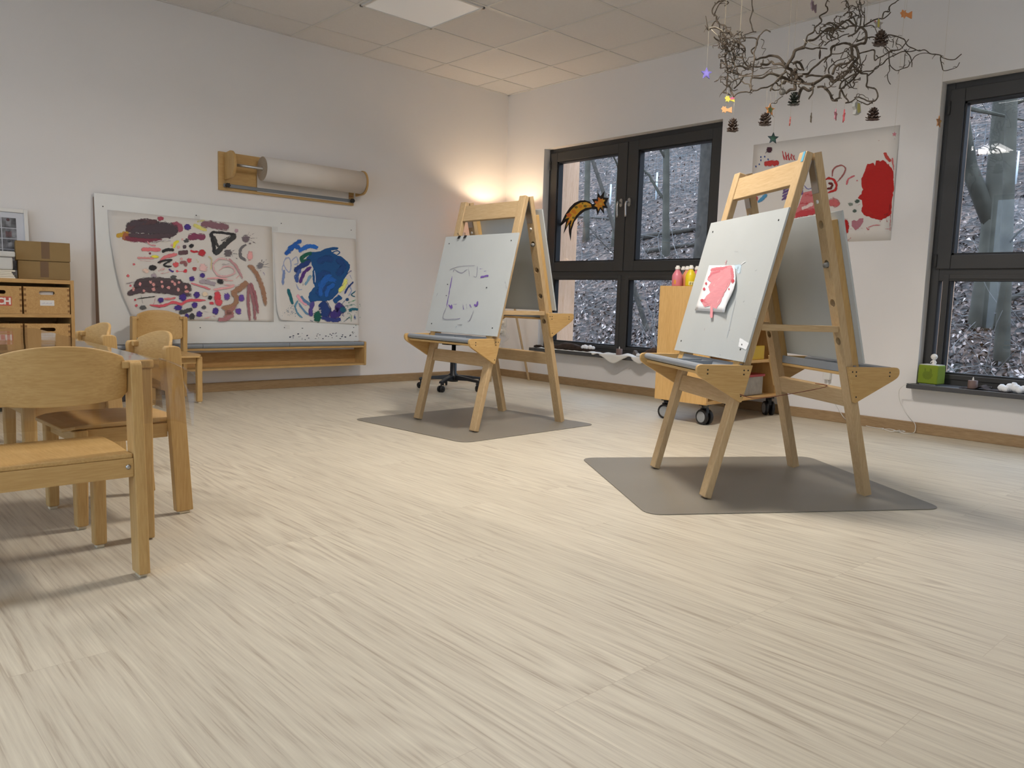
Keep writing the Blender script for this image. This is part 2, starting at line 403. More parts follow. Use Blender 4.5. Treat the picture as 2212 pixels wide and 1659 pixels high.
# ================================================================== LIGHTS
M_diff_on = emit_mat('lit_diffuser', (1, .96, .93, 1), 6.)
M_diff_off = emit_mat('dim_diffuser', (1, .95, .88, 1), .07); M_diff_off.node_tree.nodes['Principled BSDF'].inputs['Roughness'].default_value = .2
def panel(cx, cy, label, on=True, power=60., size=.5, spread=180):
    t = thing('ceiling_light', label, 'ceiling light', (cx, cy, H))
    f = MB(); a = .305
    for q in ((-a, a, -a, -a+.02), (-a, a, a-.02, a), (-a, -a+.02, -a, a), (a-.02, a, -a, a)): f.box(q[0], q[1], q[2], q[3], -.014, .0)
    f.build('light_frame', M_bar, t, bevel=.002)
    MB().box(-a+.02, a-.02, -a+.02, a-.02, -.008, -.003).build('diffuser', M_diff_on if on else M_diff_off, t)
    if on:
        l = bpy.data.lights.new('panel_light', 'AREA'); l.shape = 'SQUARE'; l.size = size; l.energy = power; l.color = (1, .93, .86)
        l.spread = R(spread)
        lo = bpy.data.objects.new('panel_light', l); COL.objects.link(lo); lo.parent = t; lo.location = (0, 0, -.03)
panel(-1.97, -1.28, 'dim square light panel in the tiled ceiling, cut by the photo top', False)
panel(-2.6, -3.42, 'lit square ceiling panel above the two easels', True, 38, .42, 160)
panel(-5.35, -5.0, 'lit square ceiling panel above the camera', True, 2)
panel(-5.1, -2.53, 'added out-of-view ceiling fill panel above the low table', True, 6)  # out-of-view panel added as fill light
panel(-2.6, -6.8, 'added out-of-view ceiling fill panel in the near right part of the room', True, 1.5)  # unseen panel, put in for weak fill

# sky and ground outside
wd = bpy.data.worlds.new('world'); scene.world = wd; wd.use_nodes = True
bg = wd.node_tree.nodes['Background']
WN, WLk = wd.node_tree.nodes, wd.node_tree.links
# overcast sky: three times brighter overhead than at the horizon
tcw = WN.new('ShaderNodeTexCoord'); spw = WN.new('ShaderNodeSeparateXYZ'); WLk.new(tcw.outputs['Generated'], spw.inputs[0])
mrw = WN.new('ShaderNodeMapRange'); mrw.inputs['From Min'].default_value = 0; mrw.inputs['From Max'].default_value = 1; mrw.inputs['To Min'].default_value = .5; mrw.inputs['To Max'].default_value = 1.5; WLk.new(spw.outputs['Z'], mrw.inputs['Value'])
mlw = WN.new('ShaderNodeMix'); mlw.data_type = 'RGBA'; mlw.blend_type = 'MULTIPLY'; mlw.inputs['Factor'].default_value = 1; mlw.inputs['A'].default_value = (.64, .78, 1.0, 1); WLk.new(mrw.outputs[0], mlw.inputs['B'])
WLk.new(mlw.outputs['Result'], bg.inputs['Color'])
bg.inputs['Strength'].default_value = 3.1

# ================================================================== FLOOR MATS
M_mat = plain('grey_brown_floor_mat', srgb(128, 122, 110), .42, spec=.45, bump=.3, bscale=700, vary=.1, vscale=3)
def floor_mat(corners, label):
    poly = rpoly([(c[0], c[1]) for c in corners], .075, 6)
    o = MB().prism(poly, 2, .0005, .0035).build('floor_mat', M_mat, bevel=.001, seg=1)
    tag(o, label, 'floor mat', 'floor mats under the easels'); return o
floor_mat([(-2.727, -1.68), (-2.653, -2.677), (-1.56, -2.645), (-1.634, -1.65)], 'grey-brown floor protection mat under the far easel with the raised back board')
floor_mat([(-2.42, -3.30), (-2.99, -4.145), (-1.955, -4.80), (-1.39, -3.955)], 'grey-brown floor protection mat under the near easel with the pink painting')

# ================================================================== EASELS
EW, EP, ET, EA, EPHI, EL = .3005, .0548, .0306, .340, .2441, 1.4022
def eax(l, s, fb):      # along the slanted leg: l up the leg, s out from its inner face -> (y, z)
    y = -EA-s*math.cos(EPHI)+l*math.sin(EPHI); z = s*math.sin(EPHI)+l*math.cos(EPHI)
    return (y*fb, z)
def ebox(mb, x0, x1, l0, l1, s0, s1, fb, mat=None):
    p = [eax(l0, s0, fb), eax(l0, s1, fb), eax(l1, s1, fb), eax(l1, s0, fb)]
    mb.prism(p, 0, x0, x1, mat); return mb
def make_easel(label, loc, rz, back_up, front):
    t = thing('easel', label, 'easel', loc, rz, 'double-sided wooden easels')
    for fb in (1, -1):
        for sx in (-1, 1):
            xa, xb = (EW-EP, EW) if sx > 0 else (-EW, -EW+EP)
            if fb == 1:
                lg = ebox(MB(), xa, xb, .0, EL, 0, ET, fb).build('leg', BEECH, t, bevel=.004)
            else:
                # back legs carry a row of round peg holes through their wide face
                lg = leg_with_holes(xa, xb, fb).build('leg', BEECH, t)
                xm = (xa+xb)/2; u = Vector(eax(.5, 1, fb))-Vector(eax(.5, 0, fb))
                for l in (.655, .812, .970, 1.127):
                    sh = MB(); a = eax(l, ET*.75, fb); b = eax(l, ET*1.0, fb)
                    sh.tube([(xm, a[0], a[1]), (xm, b[0], b[1])], .0165, None, 16); sh.build('peg_hole_bottom', wood('dark_hole', srgb(88, 62, 40), srgb(60, 42, 26), 'Z'), lg)
                pg = MB(); l = 1.127 if back_up else .970; a = eax(l-.004, -.012, fb); b = eax(l-.004, ET, fb)
                pg.tube([(xm, a[0], a[1]), (xm, b[0], b[1])], .0105, None, 14); pg.build('peg', plain('grey_peg', srgb(128, 126, 120), .45), lg)
                cp = MB(); a = eax(1.217, -.003, fb); b = eax(1.217, .004, fb)
                cp.tube([(xm, a[0], a[1]), (xm, b[0], b[1])], .008, None, 12); cp.build('screw_cap', M_white, lg)
        # top rail and low crossbar
        if fb == 1:
            ebox(MB(), -EW+EP, EW-EP, 1.275, 1.375, .004, .026, fb).build('top_rail', BEECH, t, bevel=.002)
        ebox(MB(), -EW+EP, EW-EP, .378, .452, .0, .022, fb).build('crossbar', BEECH, t, bevel=.003)
    for sx in (-1, 1):
        x = sx*(EW-EP*.5)
        ya = eax(.71, 0, 1)[0]; yb = eax(.71, 0, -1)[0]
        MB().box(x-.02, x+.02, ya, yb, .672, .697).build('side_spreader', BEECH, t, bevel=.002)
        h = MB()
        a = eax(1.29, -.001, 1); b = eax(1.375, -.001, 1); h.prism([a, b, (b[0]+.003, b[1]), (a[0]+.003, a[1])], 0, x-.022, x+.022)
        a = eax(1.25, -.001, -1); b = eax(1.375, -.001, -1); h.prism([a, b, (b[0]-.003, b[1]), (a[0]-.003, a[1])], 0, x-.022, x+.022)
        h.build('hinge', M_steel, t)
    for fb in (1, -1):
        up = back_up if fb == -1 else 0.
        B = .340 if fb == 1 else .326
        s0 = ET+.001; s1 = s0+(.017 if fb == 1 else .030); s2 = s1+.008
        bo = ebox(MB(), -B, B, .553+up, 1.166+up, s1, s2, fb).build('drawing_board', M_eboard, t, bevel=.0015)
        for xx in (-B+.05, B-.05):
            for l in (.60+up, 1.12+up):
                a = eax(l, s2, fb); b = eax(l, s2+.0015, fb); sc = MB(); sc.tube([(xx, a[0], a[1]), (xx, b[0], b[1])], .004, None, 10); sc.build('screw', M_dark_screw, bo)
        for sx in (-1, 1):
            xx = sx*(EW-.03)
            ebox(MB(), xx-.024, xx+.024, .50+up, 1.135+up, s0, s1, fb).build('stile', BIRCH, t, bevel=.002)
            # triangular side plate of the paint tray
            P0 = eax(.536/math.cos(EPHI)+up, 0, fb); PB = eax(.386/math.cos(EPHI)+up, .002, fb)
            dz = P0[1]-.52
            nose = [(fb*-.425, P0[1]), (fb*-.440, P0[1]-.018)]
            if up: nose = [(q[0]+fb*math.sin(EPHI)*up, q[1]) for q in nose]
            poly = rpoly([P0, (nose[1][0], P0[1]), (nose[1][0], P0[1]-.036), (nose[1][0]+fb*.022, P0[1]-.052), PB], [.004, .019, .016, .010, .010], 6)
            xp = sx*(EW+.001); pl = MB().prism(poly, 0, min(xp, xp+sx*.016), max(xp, xp+sx*.016)).build('tray_bracket', BIRCH, t, bevel=.003)
            xo = xp+sx*.0163
            for (py, pz) in ((nose[0][0]+fb*.03, P0[1]-.02), (nose[0][0]+fb*.03, P0[1]-.035), (P0[0]-fb*.02, P0[1]-.02), (P0[0]-fb*.037, P0[1]-.02), (P0[0]-fb*.037, P0[1]-.036), (PB[0]-fb*.005, PB[1]+.028)):
                d = MB(); d.tube([(xo-sx*.001, py, pz), (xo+sx*.0006, py, pz)], .0032, None, 8); d.build('screw', M_dark_screw, pl)
        # tray: board below and grey plastic trough with a rolled front edge
        y_in = eax(.54+up, ET+.004, fb)[0]; zt = P0[1]; yo = nose[0][0]+fb*.004
        ya, yb = sorted((y_in, yo+fb*.012))
        MB().box(-EW, EW, ya, yb, zt-.042, zt-.03).build('tray_board', BIRCH, t, bevel=.002)
        tr = MB(); prof = [(y_in, zt+.004), (y_in-fb*.008, zt+.004), (y_in-fb*.02, zt-.024), (yo+fb*.04, zt-.024), (yo+fb*.028, zt-.004)]
        prof += [(yo+fb*.014+fb*-.016*math.sin(a), zt-.013+.014*math.cos(a)) for a in [k*math.pi/7 for k in range(8)]]
        prof += [(yo+fb*.04, zt-.0285), (y_in, zt-.0285)]
        tr.prism(prof, 0, -EW+.0005, EW-.0005); tr.build('paint_trough', M_grey, t)
        for xx in (-.05, .06):
            a_, b2 = sorted((y_in-fb*.012, yo+fb*.034)); MB().box(xx-.004, xx+.004, a_, b2, zt-.0235, zt-.004).build('trough_divider', M_grey, t)
    return t
M_dark_screw = plain('dark_screw', srgb(60, 60, 60), .4, metal=.8)
def leg_with_holes(xa, xb, fb):
    """leg whose wide face has real round through holes (solid built around them)"""
    mb = MB(); xm = (xa+xb)/2; r = .0165; n = 16
    ls = [.655, .812, .970, 1.127]; cuts = [0.0]
    for l in ls: cuts += [l-.03, l+.03]
    cuts.append(EL)
    def P(x, l, s): y, z = eax(l, s, fb); return (x, y, z)
    for i in range(0, len(cuts)-1):
        a, b = cuts[i], cuts[i+1]
        if i % 2 == 0:
            vs = [P(x, l, s) for s in (0, ET) for (x, l) in ((xa, a), (xb, a), (xb, b), (xa, b))]
            fs = [(0, 1, 2, 3), (7, 6, 5, 4), (1, 5, 6, 2), (3, 7, 4, 0)]
            if i == 0: fs.append((0, 4, 5, 1))
            if i == len(cuts)-2: fs.append((2, 6, 7, 3))
            mb.add(vs, fs)
        else:
            lc = (a+b)/2; hw = (xb-xa)/2; hl = (b-a)/2
            outer = []; inner = []
            for k in range(n):
                an = 2*math.pi*k/n+math.pi/n; c, s_ = math.cos(an), math.sin(an)
                q = min(hw/abs(c) if abs(c) > 1e-6 else 9, hl/abs(s_) if abs(s_) > 1e-6 else 9)
                outer.append((xm+c*q, lc+s_*q)); inner.append((xm+c*r, lc+s_*r))
            vs = [P(x, l, s) for s in (0, ET) for ring in (outer, inner) for (x, l) in ring]
            fs = []
            for k in range(n):
                k2 = (k+1) % n
                fs += [(k, k2, n+k2, n+k), (2*n+k, 3*n+k, 3*n+k2, 2*n+k2), (n+k, n+k2, 3*n+k2, 3*n+k), (k2, k, 2*n+k, 2*n+k2)]
            # square corners
            mb.add(vs, fs)
            cor = []
            for sx_, sl in ((-1, -1), (1, -1), (1, 1), (-1, 1)):
                x, l = xm+sx_*hw, lc+sl*hl
                cand = sorted(range(n), key=lambda k: (outer[k][0]-x)**2+(outer[k][1]-l)**2)[:2]
                vs = [P(x, l, 0), P(*outer[cand[0]], 0), P(*outer[cand[1]], 0), P(x, l, ET), P(*outer[cand[0]], ET), P(*outer[cand[1]], ET)]
                mb.add(vs, [(0, 1, 2), (3, 5, 4), (0, 3, 4, 1), (0, 2, 5, 3)])
    return mb
E_FAR = make_easel('wooden easel with purple marker scribbles and two black clips on its white board', (-2.0379, -2.1724, .0035), -1.5713, .155, 0)
E_NEAR = make_easel('wooden easel with a small pink painting taped on its white board', (-2.1521, -4.0834, .0035), -2.1256, 0., 1)
# local frame of an easel board: x across, l up the leg
def epos(e, x, l, s, fb=1):
    y, z = eax(l, s, fb); c, sn = math.cos(e.rotation_euler.z), math.sin(e.rotation_euler.z)
    return Vector((e.location.x+c*x-sn*y, e.location.y+sn*x+c*y, z+e.location.z))
def board_hit(e, u, v, s):
    """sight line met with the front board surface at distance s off the leg; returns local (x, y, z)"""
    p0 = epos(e, 0, .8, s); px = epos(e, 1, .8, s)-p0; pl = epos(e, 0, 1.8, s)-p0; n = px.cross(pl).normalized()
    d = sight(u, v); X = CAM+d*((p0-CAM).dot(n)/d.dot(n))
    q = X-e.location; c, sn = math.cos(-e.rotation_euler.z), math.sin(-e.rotation_euler.z)
    return Vector((c*q.x-sn*q.y, sn*q.x+c*q.y, q.z))

# ================================================================== PAINT TOOLS
class Art:
    """collects flat strokes; proj(u, v, lift) places a point measured on the sheet onto the sheet"""
    def __init__(s, proj, ox, oy, sc, light=1.25, lift=.0012): s.p = proj; s.o = (ox, oy, sc); s.mb = MB(); s.uvs = []; s.ed = []; s.k = 0; s.l = light; s.lift = lift
    def P(s, x, y): return s.p(s.o[0]+x*s.o[2], s.o[1]+y*s.o[2], s.lift+s.k*.00006)
    def col(s, c, dens):
        q = srgb(*c); return paint_mat(tuple(min(.95, x*s.l) for x in q[:3])+(1,), dens)
    def blob(s, cx, cy, rx, ry, c, dens=.92, rag=.12, rot=0., n=20):
        pts = [(0, 0)]
        for i in range(n):
            a = 2*math.pi*i/n; k = 1.12+rng.uniform(-rag, rag); x, y = rx*k*math.cos(a), ry*k*math.sin(a)
            pts.append((x*math.cos(rot)-y*math.sin(rot), x*math.sin(rot)+y*math.cos(rot)))
        s.mb.add([s.P(cx+x, cy+y) for x, y in pts], [(0, i+1, (i+1) % n+1) for i in range(n)], s.col(c, dens))
        s.uvs += [((cx+x)/1000., (cy+y)/1000.) for x, y in pts]; s.ed += [1.]+[0.]*n; s.k += 1
    def poly(s, pts, c, dens=.95):
        # ragged outline with an inner ring that carries solid colour
        n0 = len(pts); cx, cy = sum(p[0] for p in pts)/n0, sum(p[1] for p in pts)/n0; sz = max(max(abs(p[0]-cx) for p in pts), max(abs(p[1]-cy) for p in pts)); out = []
        for i in range(n0):
            p, q = pts[i], pts[(i+1) % n0]; m_ = max(1, int(math.hypot(q[0]-p[0], q[1]-p[1])/(sz*.07)))
            for k in range(m_): out.append((p[0]+(q[0]-p[0])*k/m_+rng.uniform(-1, 1)*sz*.018, p[1]+(q[1]-p[1])*k/m_+rng.uniform(-1, 1)*sz*.018))
        n = len(out); f_ = .93; inn = [(cx+(p[0]-cx)*f_, cy+(p[1]-cy)*f_) for p in out]; al = out+inn
        s.mb.add([s.P(*p) for p in al], [(i, (i+1) % n, n+(i+1) % n, n+i) for i in range(n)]+[tuple(range(n, 2*n))], s.col(c, dens)); s.uvs += [(p[0]/1000., p[1]/1000.) for p in al]; s.ed += [.1]*n+[1.2]*n; s.k += 1
    def stroke(s, pts, w, c, dens=.8, rag=.12, taper=.6):
        q = smoothpts([(x, y, 0) for x, y in pts], 5); n = len(q); vs = []; uv = []; L = 0.; u0 = rng.random()*9
        for i, p in enumerate(q):
            t = (q[min(i+1, n-1)]-q[max(i-1, 0)]).normalized(); nn = Vector((-t.y, t.x, 0)); e = min(i, n-1-i)/(n-1)*2
            ww = w*.56*(taper+(1-taper)*min(1, e*4))
            a = p+nn*ww*(1+rng.uniform(-rag, rag)); b = p-nn*ww*(1+rng.uniform(-rag, rag))
            if i: L += (p-q[i-1]).length
            for z, vv in ((a, 0), (p, .5), (b, 1)): vs.append(s.P(z.x, z.y)); uv.append((L/1000.+u0, vv*w/1000.)); s.ed.append((1. if vv == .5 else 0.)*min(1, .25+e*3))
        fs = []
        for i in range(n-1):
            for k in (0, 1): fs.append((i*3+k, i*3+k+1, i*3+3+k+1, i*3+3+k))
        s.mb.add(vs, fs, s.col(c, dens)); s.uvs += uv; s.k += 1
    def done(s, target):
        '''lay the strokes into the mesh of the sheet or board they are painted on'''
        me = target.data; no = len(me.vertices); vs = [tuple(v.co) for v in me.vertices]+s.mb.v; nm = len(me.materials)
        fs = [tuple(p.vertices) for p in me.polygons]+[tuple(no+i for i in f) for f in s.mb.f]; mi = [p.material_index for p in me.polygons]+[nm+k for k in s.mb.m]; sm = [p.use_smooth for p in me.polygons]+[False]*len(s.mb.f)
        n2 = bpy.data.meshes.new(me.name); n2.from_pydata(vs, [], fs)
        for m in list(me.materials)+s.mb.mats: n2.materials.append(m)
        n2.polygons.foreach_set('material_index', mi); n2.polygons.foreach_set('use_smooth', sm); uvl = n2.uv_layers.new(name='UVMap')
        for lp in n2.loops:
            if lp.vertex_index >= no: uvl.data[lp.index].uv = s.uvs[lp.vertex_index-no]
        ue = n2.uv_layers.new(name='edge')
        for lp in n2.loops:
            if lp.vertex_index >= no: ue.data[lp.index].uv = (s.ed[lp.vertex_index-no], 0)
        target.data = n2; return target
def sheet(name, grid, mat, parent=None, thick=.0006, nx=None):
    """thin sheet from a grid of world points"""
    nx = len(grid[0]); mb = MB(); vs = [p for row in grid for p in row]
    fs = [(j*nx+i, j*nx+i+1, (j+1)*nx+i+1, (j+1)*nx+i) for j in range(len(grid)-1) for i in range(nx-1)]
    mb.add(vs, fs, None, True); o = mb.build(name, mat, parent)
    sd = o.modifiers.new('solid', 'SOLIDIFY'); sd.thickness = thick; sd.offset = 0
    return o

def front_board(e): return next(o for o in e.children if o.name.startswith('drawing_board') and min(v.co.y for v in o.data.vertices) < -.1)
# marker scribbles on the far board
S_F = ET+.001+.017+.008
A = Art(lambda u, v, l: board_hit(E_FAR, u, v, S_F+l), 740, 380, 580/1604., 1.0)
PU, PG = (120, 92, 168), (150, 148, 160)
for pts, w, c, d in [([(660, 575), (668, 560), (690, 572), (712, 580), (735, 565), (752, 555)], 6, PG, .6), ([(752, 545), (758, 600)], 5, PG, .6), ([(805, 540), (800, 600), (780, 598)], 4, PG, .6),
                     ([(820, 556), (846, 552)], 8, PU, .6), ([(845, 572), (872, 566)], 12, PU, .8), ([(822, 606), (850, 598), (872, 596)], 14, PU, .6), ([(826, 630), (824, 645)], 4, PG, .6),
                     ([(655, 595), (640, 680), (622, 775)], 5, PU, .45), ([(645, 600), (648, 612)], 6, PU, .7), ([(621, 768), (624, 784)], 7, PU, .9), ([(633, 768), (650, 790), (652, 768)], 10, PU, .8), ([(660, 768), (684, 766)], 8, PU, .7),
                     ([(718, 765), (722, 798)], 12, PU, .9), ([(738, 766), (745, 808)], 12, PU, .85), ([(760, 768), (770, 786)], 16, PU, .9), ([(785, 768), (800, 776), (808, 748)], 14, PU, .9),
                     ([(622, 780), (600, 850), (660, 856), (702, 852)], 5, PG, .6), ([(690, 856), (703, 850)], 8, PU, .7), ([(785, 800), (760, 860), (745, 868)], 4, PG, .5), ([(695, 720), (714, 720)], 4, (120, 120, 124), .8),
                     ([(684, 890), (722, 889)], 5, (120, 122, 126), .7), ([(666, 922), (678, 896)], 15, (120, 176, 214), .95), ([(970, 630), (980, 680)], 4, PG, .4), ([(560, 720), (572, 690)], 4, PG, .4),
                     ([(640, 560), (700, 540), (800, 535)], 3, PG, .3)]:
    A.stroke(pts, w, c, d)
for x, y in ((627, 648), (620, 715), (860, 667)): A.blob(x, y, 4, 4, (70, 70, 78))
A.done(front_board(E_FAR))
for k, (u, v, tilt) in enumerate(((992, 516, -.1), (1005, 514, .5))):
    # black binder clips biting the top edge of the board
    p = board_hit(E_FAR, u, v, S_F)
    t = thing('binder_clip', ['black binder clip on the far easel board, left of the two', 'black binder clip on the far easel board, right of the two'][k], 'binder clip', epos(E_FAR, p.x, 1.163, S_F-.004), E_FAR.rotation_euler.z, 'binder clips on the far easel board')
    c = MB(); c.prism([(-.013, -.016), (-.007, .004), (.007, .004), (.013, -.016), (.010, -.016), (.005, .0), (-.005, .0), (-.010, -.016)], 0, -.010, .010, None, Matrix.Rotation(-EPHI, 4, 'X'))
    c.build('clip_body', M_black, t)
    lv = MB(); lv.tube([(-.006, -.008, .004), (-.004+tilt*.02, -.02, .02), (.004+tilt*.02, -.02, .02), (.006, -.008, .004)], .0011, None, 6); lv.build('clip_lever', M_black, t)

# small painting taped on the near board
S_N = S_F
def near_pt(u, v, l):
    # the sheet curls off the board toward its right and bottom edges
    p = board_hit(E_NEAR, u, v, S_N); q = (p.x+.05)/.09; k = max(0, q)**2*.006+max(0, (.86-p.z)/.1)*.004
    return board_hit(E_NEAR, u, v, S_N+.001+k+l)
cs = [(1532, 573.5), (1586, 573), (1565, 675), (1501, 670.5)]
g = []
for j in range(9):
    row = []
    for i in range(9):
        s_, t_ = i/8., j/8.; u = (1-t_)*((1-s_)*cs[0][0]+s_*cs[1][0])+t_*((1-s_)*cs[3][0]+s_*cs[2][0]); v = (1-t_)*((1-s_)*cs[0][1]+s_*cs[1][1])+t_*((1-s_)*cs[3][1]+s_*cs[2][1])
        u += (10*math.sin(math.pi*min(1, t_*1.2))**1)*s_*(1 if t_ < .83 else .4)
        q = near_pt(u, v, 0); c, sn = math.cos(E_NEAR.rotation_euler.z), math.sin(E_NEAR.rotation_euler.z)
        row.append((E_NEAR.location.x+c*q.x-sn*q.y, E_NEAR.location.y+sn*q.x+c*q.y, q.z+E_NEAR.location.z))
    g.append(row)
sp = sheet('childs_painting', g, plain('white_drawing_paper', srgb(238, 238, 238), .8)); tag(sp, 'small white sheet painted with a pink blot, taped to the near easel board', 'painting')
def near_w(u, v, l):
    q = near_pt(u, v, l+.0004); c, sn = math.cos(E_NEAR.rotation_euler.z), math.sin(E_NEAR.rotation_euler.z)
    return (E_NEAR.location.x+c*q.x-sn*q.y, E_NEAR.location.y+sn*q.x+c*q.y, q.z+E_NEAR.location.z)
A = Art(near_w, 1380, 540, 340/1410., 1.05)
PK = (222, 148, 154); RD = (200, 80, 92)
A.stroke([(785, 90), (768, 165)], 34, PK, .97)
A.poly([(650, 160), (720, 150), (835, 135), (832, 210), (848, 250), (800, 330), (760, 400), (735, 460), (700, 525), (670, 520), (640, 500), (590, 515), (560, 470), (600, 420), (640, 380), (620, 330), (650, 290), (610, 260), (640, 220)], PK, 1.)
A.stroke([(650, 480), (652, 560), (648, 610)], 28, PK, .97)
for pts, w in [([(640, 180), (730, 170), (800, 160)], 26), ([(830, 160), (838, 230), (838, 300)], 26), ([(620, 250), (660, 210), (730, 190)], 20), ([(570, 450), (610, 460), (650, 440)], 34), ([(590, 500), (640, 480)], 30)]: A.stroke(pts, w, (214, 120, 130), .7)
for x, y, r in ((602, 300, 14), (586, 352, 15), (566, 452, 18), (840, 275, 18), (806, 350, 9), (715, 385, 6)): A.blob(x, y, r*.8, r, RD)
for pts in ([(660, 330), (720, 260), (790, 200)], [(680, 420), (740, 330), (800, 250)], [(650, 450), (690, 390), (750, 300)], [(700, 480), (730, 420), (780, 340)]): A.stroke(pts, 14, (232, 166, 170), .75)
A.done(sp)
A = Art(lambda u, v, l: board_hit(E_NEAR, u, v, S_N+l), 1380, 540, 340/1410., 1.0, .0008)
for pts, w, c, d in [([(585, 720), (595, 682)], 6, (150, 80, 90), .8), ([(870, 430), (840, 560), (800, 740), (785, 790)], 6, (176, 184, 188), .55), ([(855, 12), (890, 12)], 14, (176, 180, 182), .5), ([(850, 160), (900, 150), (890, 210)], 46, (196, 216, 226), .6),
                     ([(1040, 185), (1060, 180)], 14, (170, 178, 180), .5), ([(935, 470), (945, 455)], 8, (150, 156, 160), .7), ([(615, 808), (650, 810)], 8, (186, 194, 198), .6), ([(830, 815), (850, 820)], 8, (186, 194, 198), .6), ([(810, 725), (818, 715)], 6, (130, 136, 140), .7),
                     ([(725, 935), (730, 945)], 6, (120, 124, 128), .7), ([(1035, 610), (1045, 620)], 20, (150, 152, 150), .7), ([(850, 500), (860, 490)], 5, (140, 146, 150), .7), ([(920, 120), (960, 100), (905, 135)], 5, (240, 242, 244), .6)]:
    A.stroke(pts, w, c, d)
A.poly([(905, 785), (985, 835), (960, 895), (890, 865)], (238, 240, 240)); A.blob(922, 848, 6, 8, (90, 92, 96))
A.done(front_board(E_NEAR))
bt = MB(); bt.prism([eax(1.36, ET+.0008, 1), eax(1.40, ET+.0008, 1), eax(1.40, ET+.0016, 1), eax(1.36, ET+.0016, 1)], 0, EW-.022, EW-.006)
bt.build('blue_tape', plain('blue_tape', srgb(96, 164, 190), .4), E_NEAR)

# ================================================================== CHILD CHAIRS AND TABLE
CHW = .36
def make_chair(label, loc, rz, bb=.41, W=.365):
    t = thing('child_chair', label, 'chair', loc, rz, 'small wooden chairs')
    hw = W/2
    for sx in (-1, 1):
        xo = sx*hw; xi = sx*(hw-.029); x0, x1 = min(xo, xi), max(xo, xi)
        # rear post: straight plank, foot set back, rounded top
        cy = lambda z: -.032+.034*z/.575
        a, b = .0285, .0265
        poly = [(cy(.01)-a, .01), (cy(.01)+a, .01), (cy(.575)+b, .575), (cy(.575)-b, .575)]
        pm = MB(); pm.prism(rpoly(poly, [.004, .004, .016, .016]), 0, x0, x1)
        xt = xi-sx*.018; pm.box(min(xi, xt)-.0005, max(xi, xt)+.0005, cy(.566)-b+.006, cy(.566)+b-.012, .556, .5745)
        po = pm.build('rear_post', BIRCH, t, bevel=.004)
        MB().box((x0+x1)/2-.011, (x0+x1)/2+.011, cy(0)-.018, cy(0)+.018, 0, .0102).build('foot_pad', M_pad, po, bevel=.003)
        fx0, fx1 = (hw-.047, hw-.012) if sx > 0 else (-hw+.012, -hw+.047)
        fm = MB(); fm.prism([(.268, .01), (.302, .01), (.306, .316), (.262, .316)], 0, fx0, fx1)
        fo_ = fm.build('front_leg', BIRCH, t, bevel=.005)
        MB().box((fx0+fx1)/2-.011, (fx0+fx1)/2+.011, .272, .298, 0, .0102).build('foot_pad', M_pad, fo_, bevel=.003)
        MB().box(min(xi, xi-sx*.018), max(xi, xi-sx*.018), .012, .264, .268, .316).build('side_rail', BIRCH, t, bevel=.002)
    rr = MB().box(-hw+.029, hw-.029, -.036, -.016, .272, .322).build('rear_rail', BIRCH, t, bevel=.002)
    for sx in (-1, 1):
        s = MB(); x = sx*(hw-.043); s.tube([(x, -.0355, .300), (x, -.0385, .300)], .0065, None, 14); s.build('screw', M_steel, rr)
    MB().box(-hw+.048, hw-.048, .272, .29, .27, .316).build('front_rail', BIRCH, t, bevel=.002)
    # seat: plywood with a soft hollow and a waterfall front
    nx, ny = 13, 12; vs = []
    for j in range(ny):
        for i in range(nx):
            u = i/(nx-1)*2-1; y = -.034+.366*j/(ny-1); ww = hw-.0305
            rnd = max(0, (y-.27)/.062); x = u*(ww+.012*min(1, max(0, y/.15))-.02*rnd**4)
            z = .334-.004*math.exp(-((u/.6)**2))*math.sin(math.pi*min(1, max(0, (y+.02)/.33)))-.010*max(0, (y-.25)/.082)**2
            
            vs.append((x, y, z))
    for k in range(nx*ny): vs.append((vs[k][0], vs[k][1], vs[k][2]-.012))
    n = nx*ny; fs = []
    for j in range(ny-1):
        for i in range(nx-1):
            a = j*nx+i; fs += [(a, a+1, a+nx+1, a+nx), (n+a, n+a+nx, n+a+nx+1, n+a+1)]
    for i in range(nx-1): fs += [(i, n+i, n+i+1, i+1), ((ny-1)*nx+i, (ny-1)*nx+i+1, n+(ny-1)*nx+i+1, n+(ny-1)*nx+i)]
    for j in range(ny-1): fs += [(j*nx, (j+1)*nx, n+(j+1)*nx, n+j*nx), (j*nx+nx-1, n+j*nx+nx-1, n+(j+1)*nx+nx-1, (j+1)*nx+nx-1)]
    so = MB().add(vs, fs).build('seat', BIRCH, t, bevel=.003)
    # backrest: bent plywood, arched top, drooping lower edge
    nx, nz = 25, 9; vs = []; bw = hw-.030; zb = .012
    for k in (0, 1):
        for j in range(nz):
            for i in range(nx):
                u = i/(nx-1)*2-1; au = abs(u)
                top = .618-.036*au**2.2-(.020*max(0, (au-.92)/.08)**2.2 if au > .92 else 0)
                low = bb+.012*au**2+(.012*max(0, (au-.94)/.06)**2 if au > .94 else 0)
                z = low+(top-low)*j/(nz-1); lean = -.02*(z-.47)/.15
                y = .014-.040*(1-u*u)+lean*.6+.0*z
                vs.append((u*bw, y-(0 if k else .011), z))
    n = nx*nz; fs = []
    for j in range(nz-1):
        for i in range(nx-1):
            a = j*nx+i; fs += [(a, a+1, a+nx+1, a+nx), (n+a, n+a+nx, n+a+nx+1, n+a+1)]
    for i in range(nx-1): fs += [(i, n+i, n+i+1, i+1), ((nz-1)*nx+i, (nz-1)*nx+i+1, n+(nz-1)*nx+i+1, n+(nz-1)*nx+i)]
    for j in range(nz-1): fs += [(j*nx, (j+1)*nx, n+(j+1)*nx, n+j*nx), (j*nx+nx-1, n+j*nx+nx-1, n+(j+1)*nx+nx-1, (j+1)*nx+nx-1)]
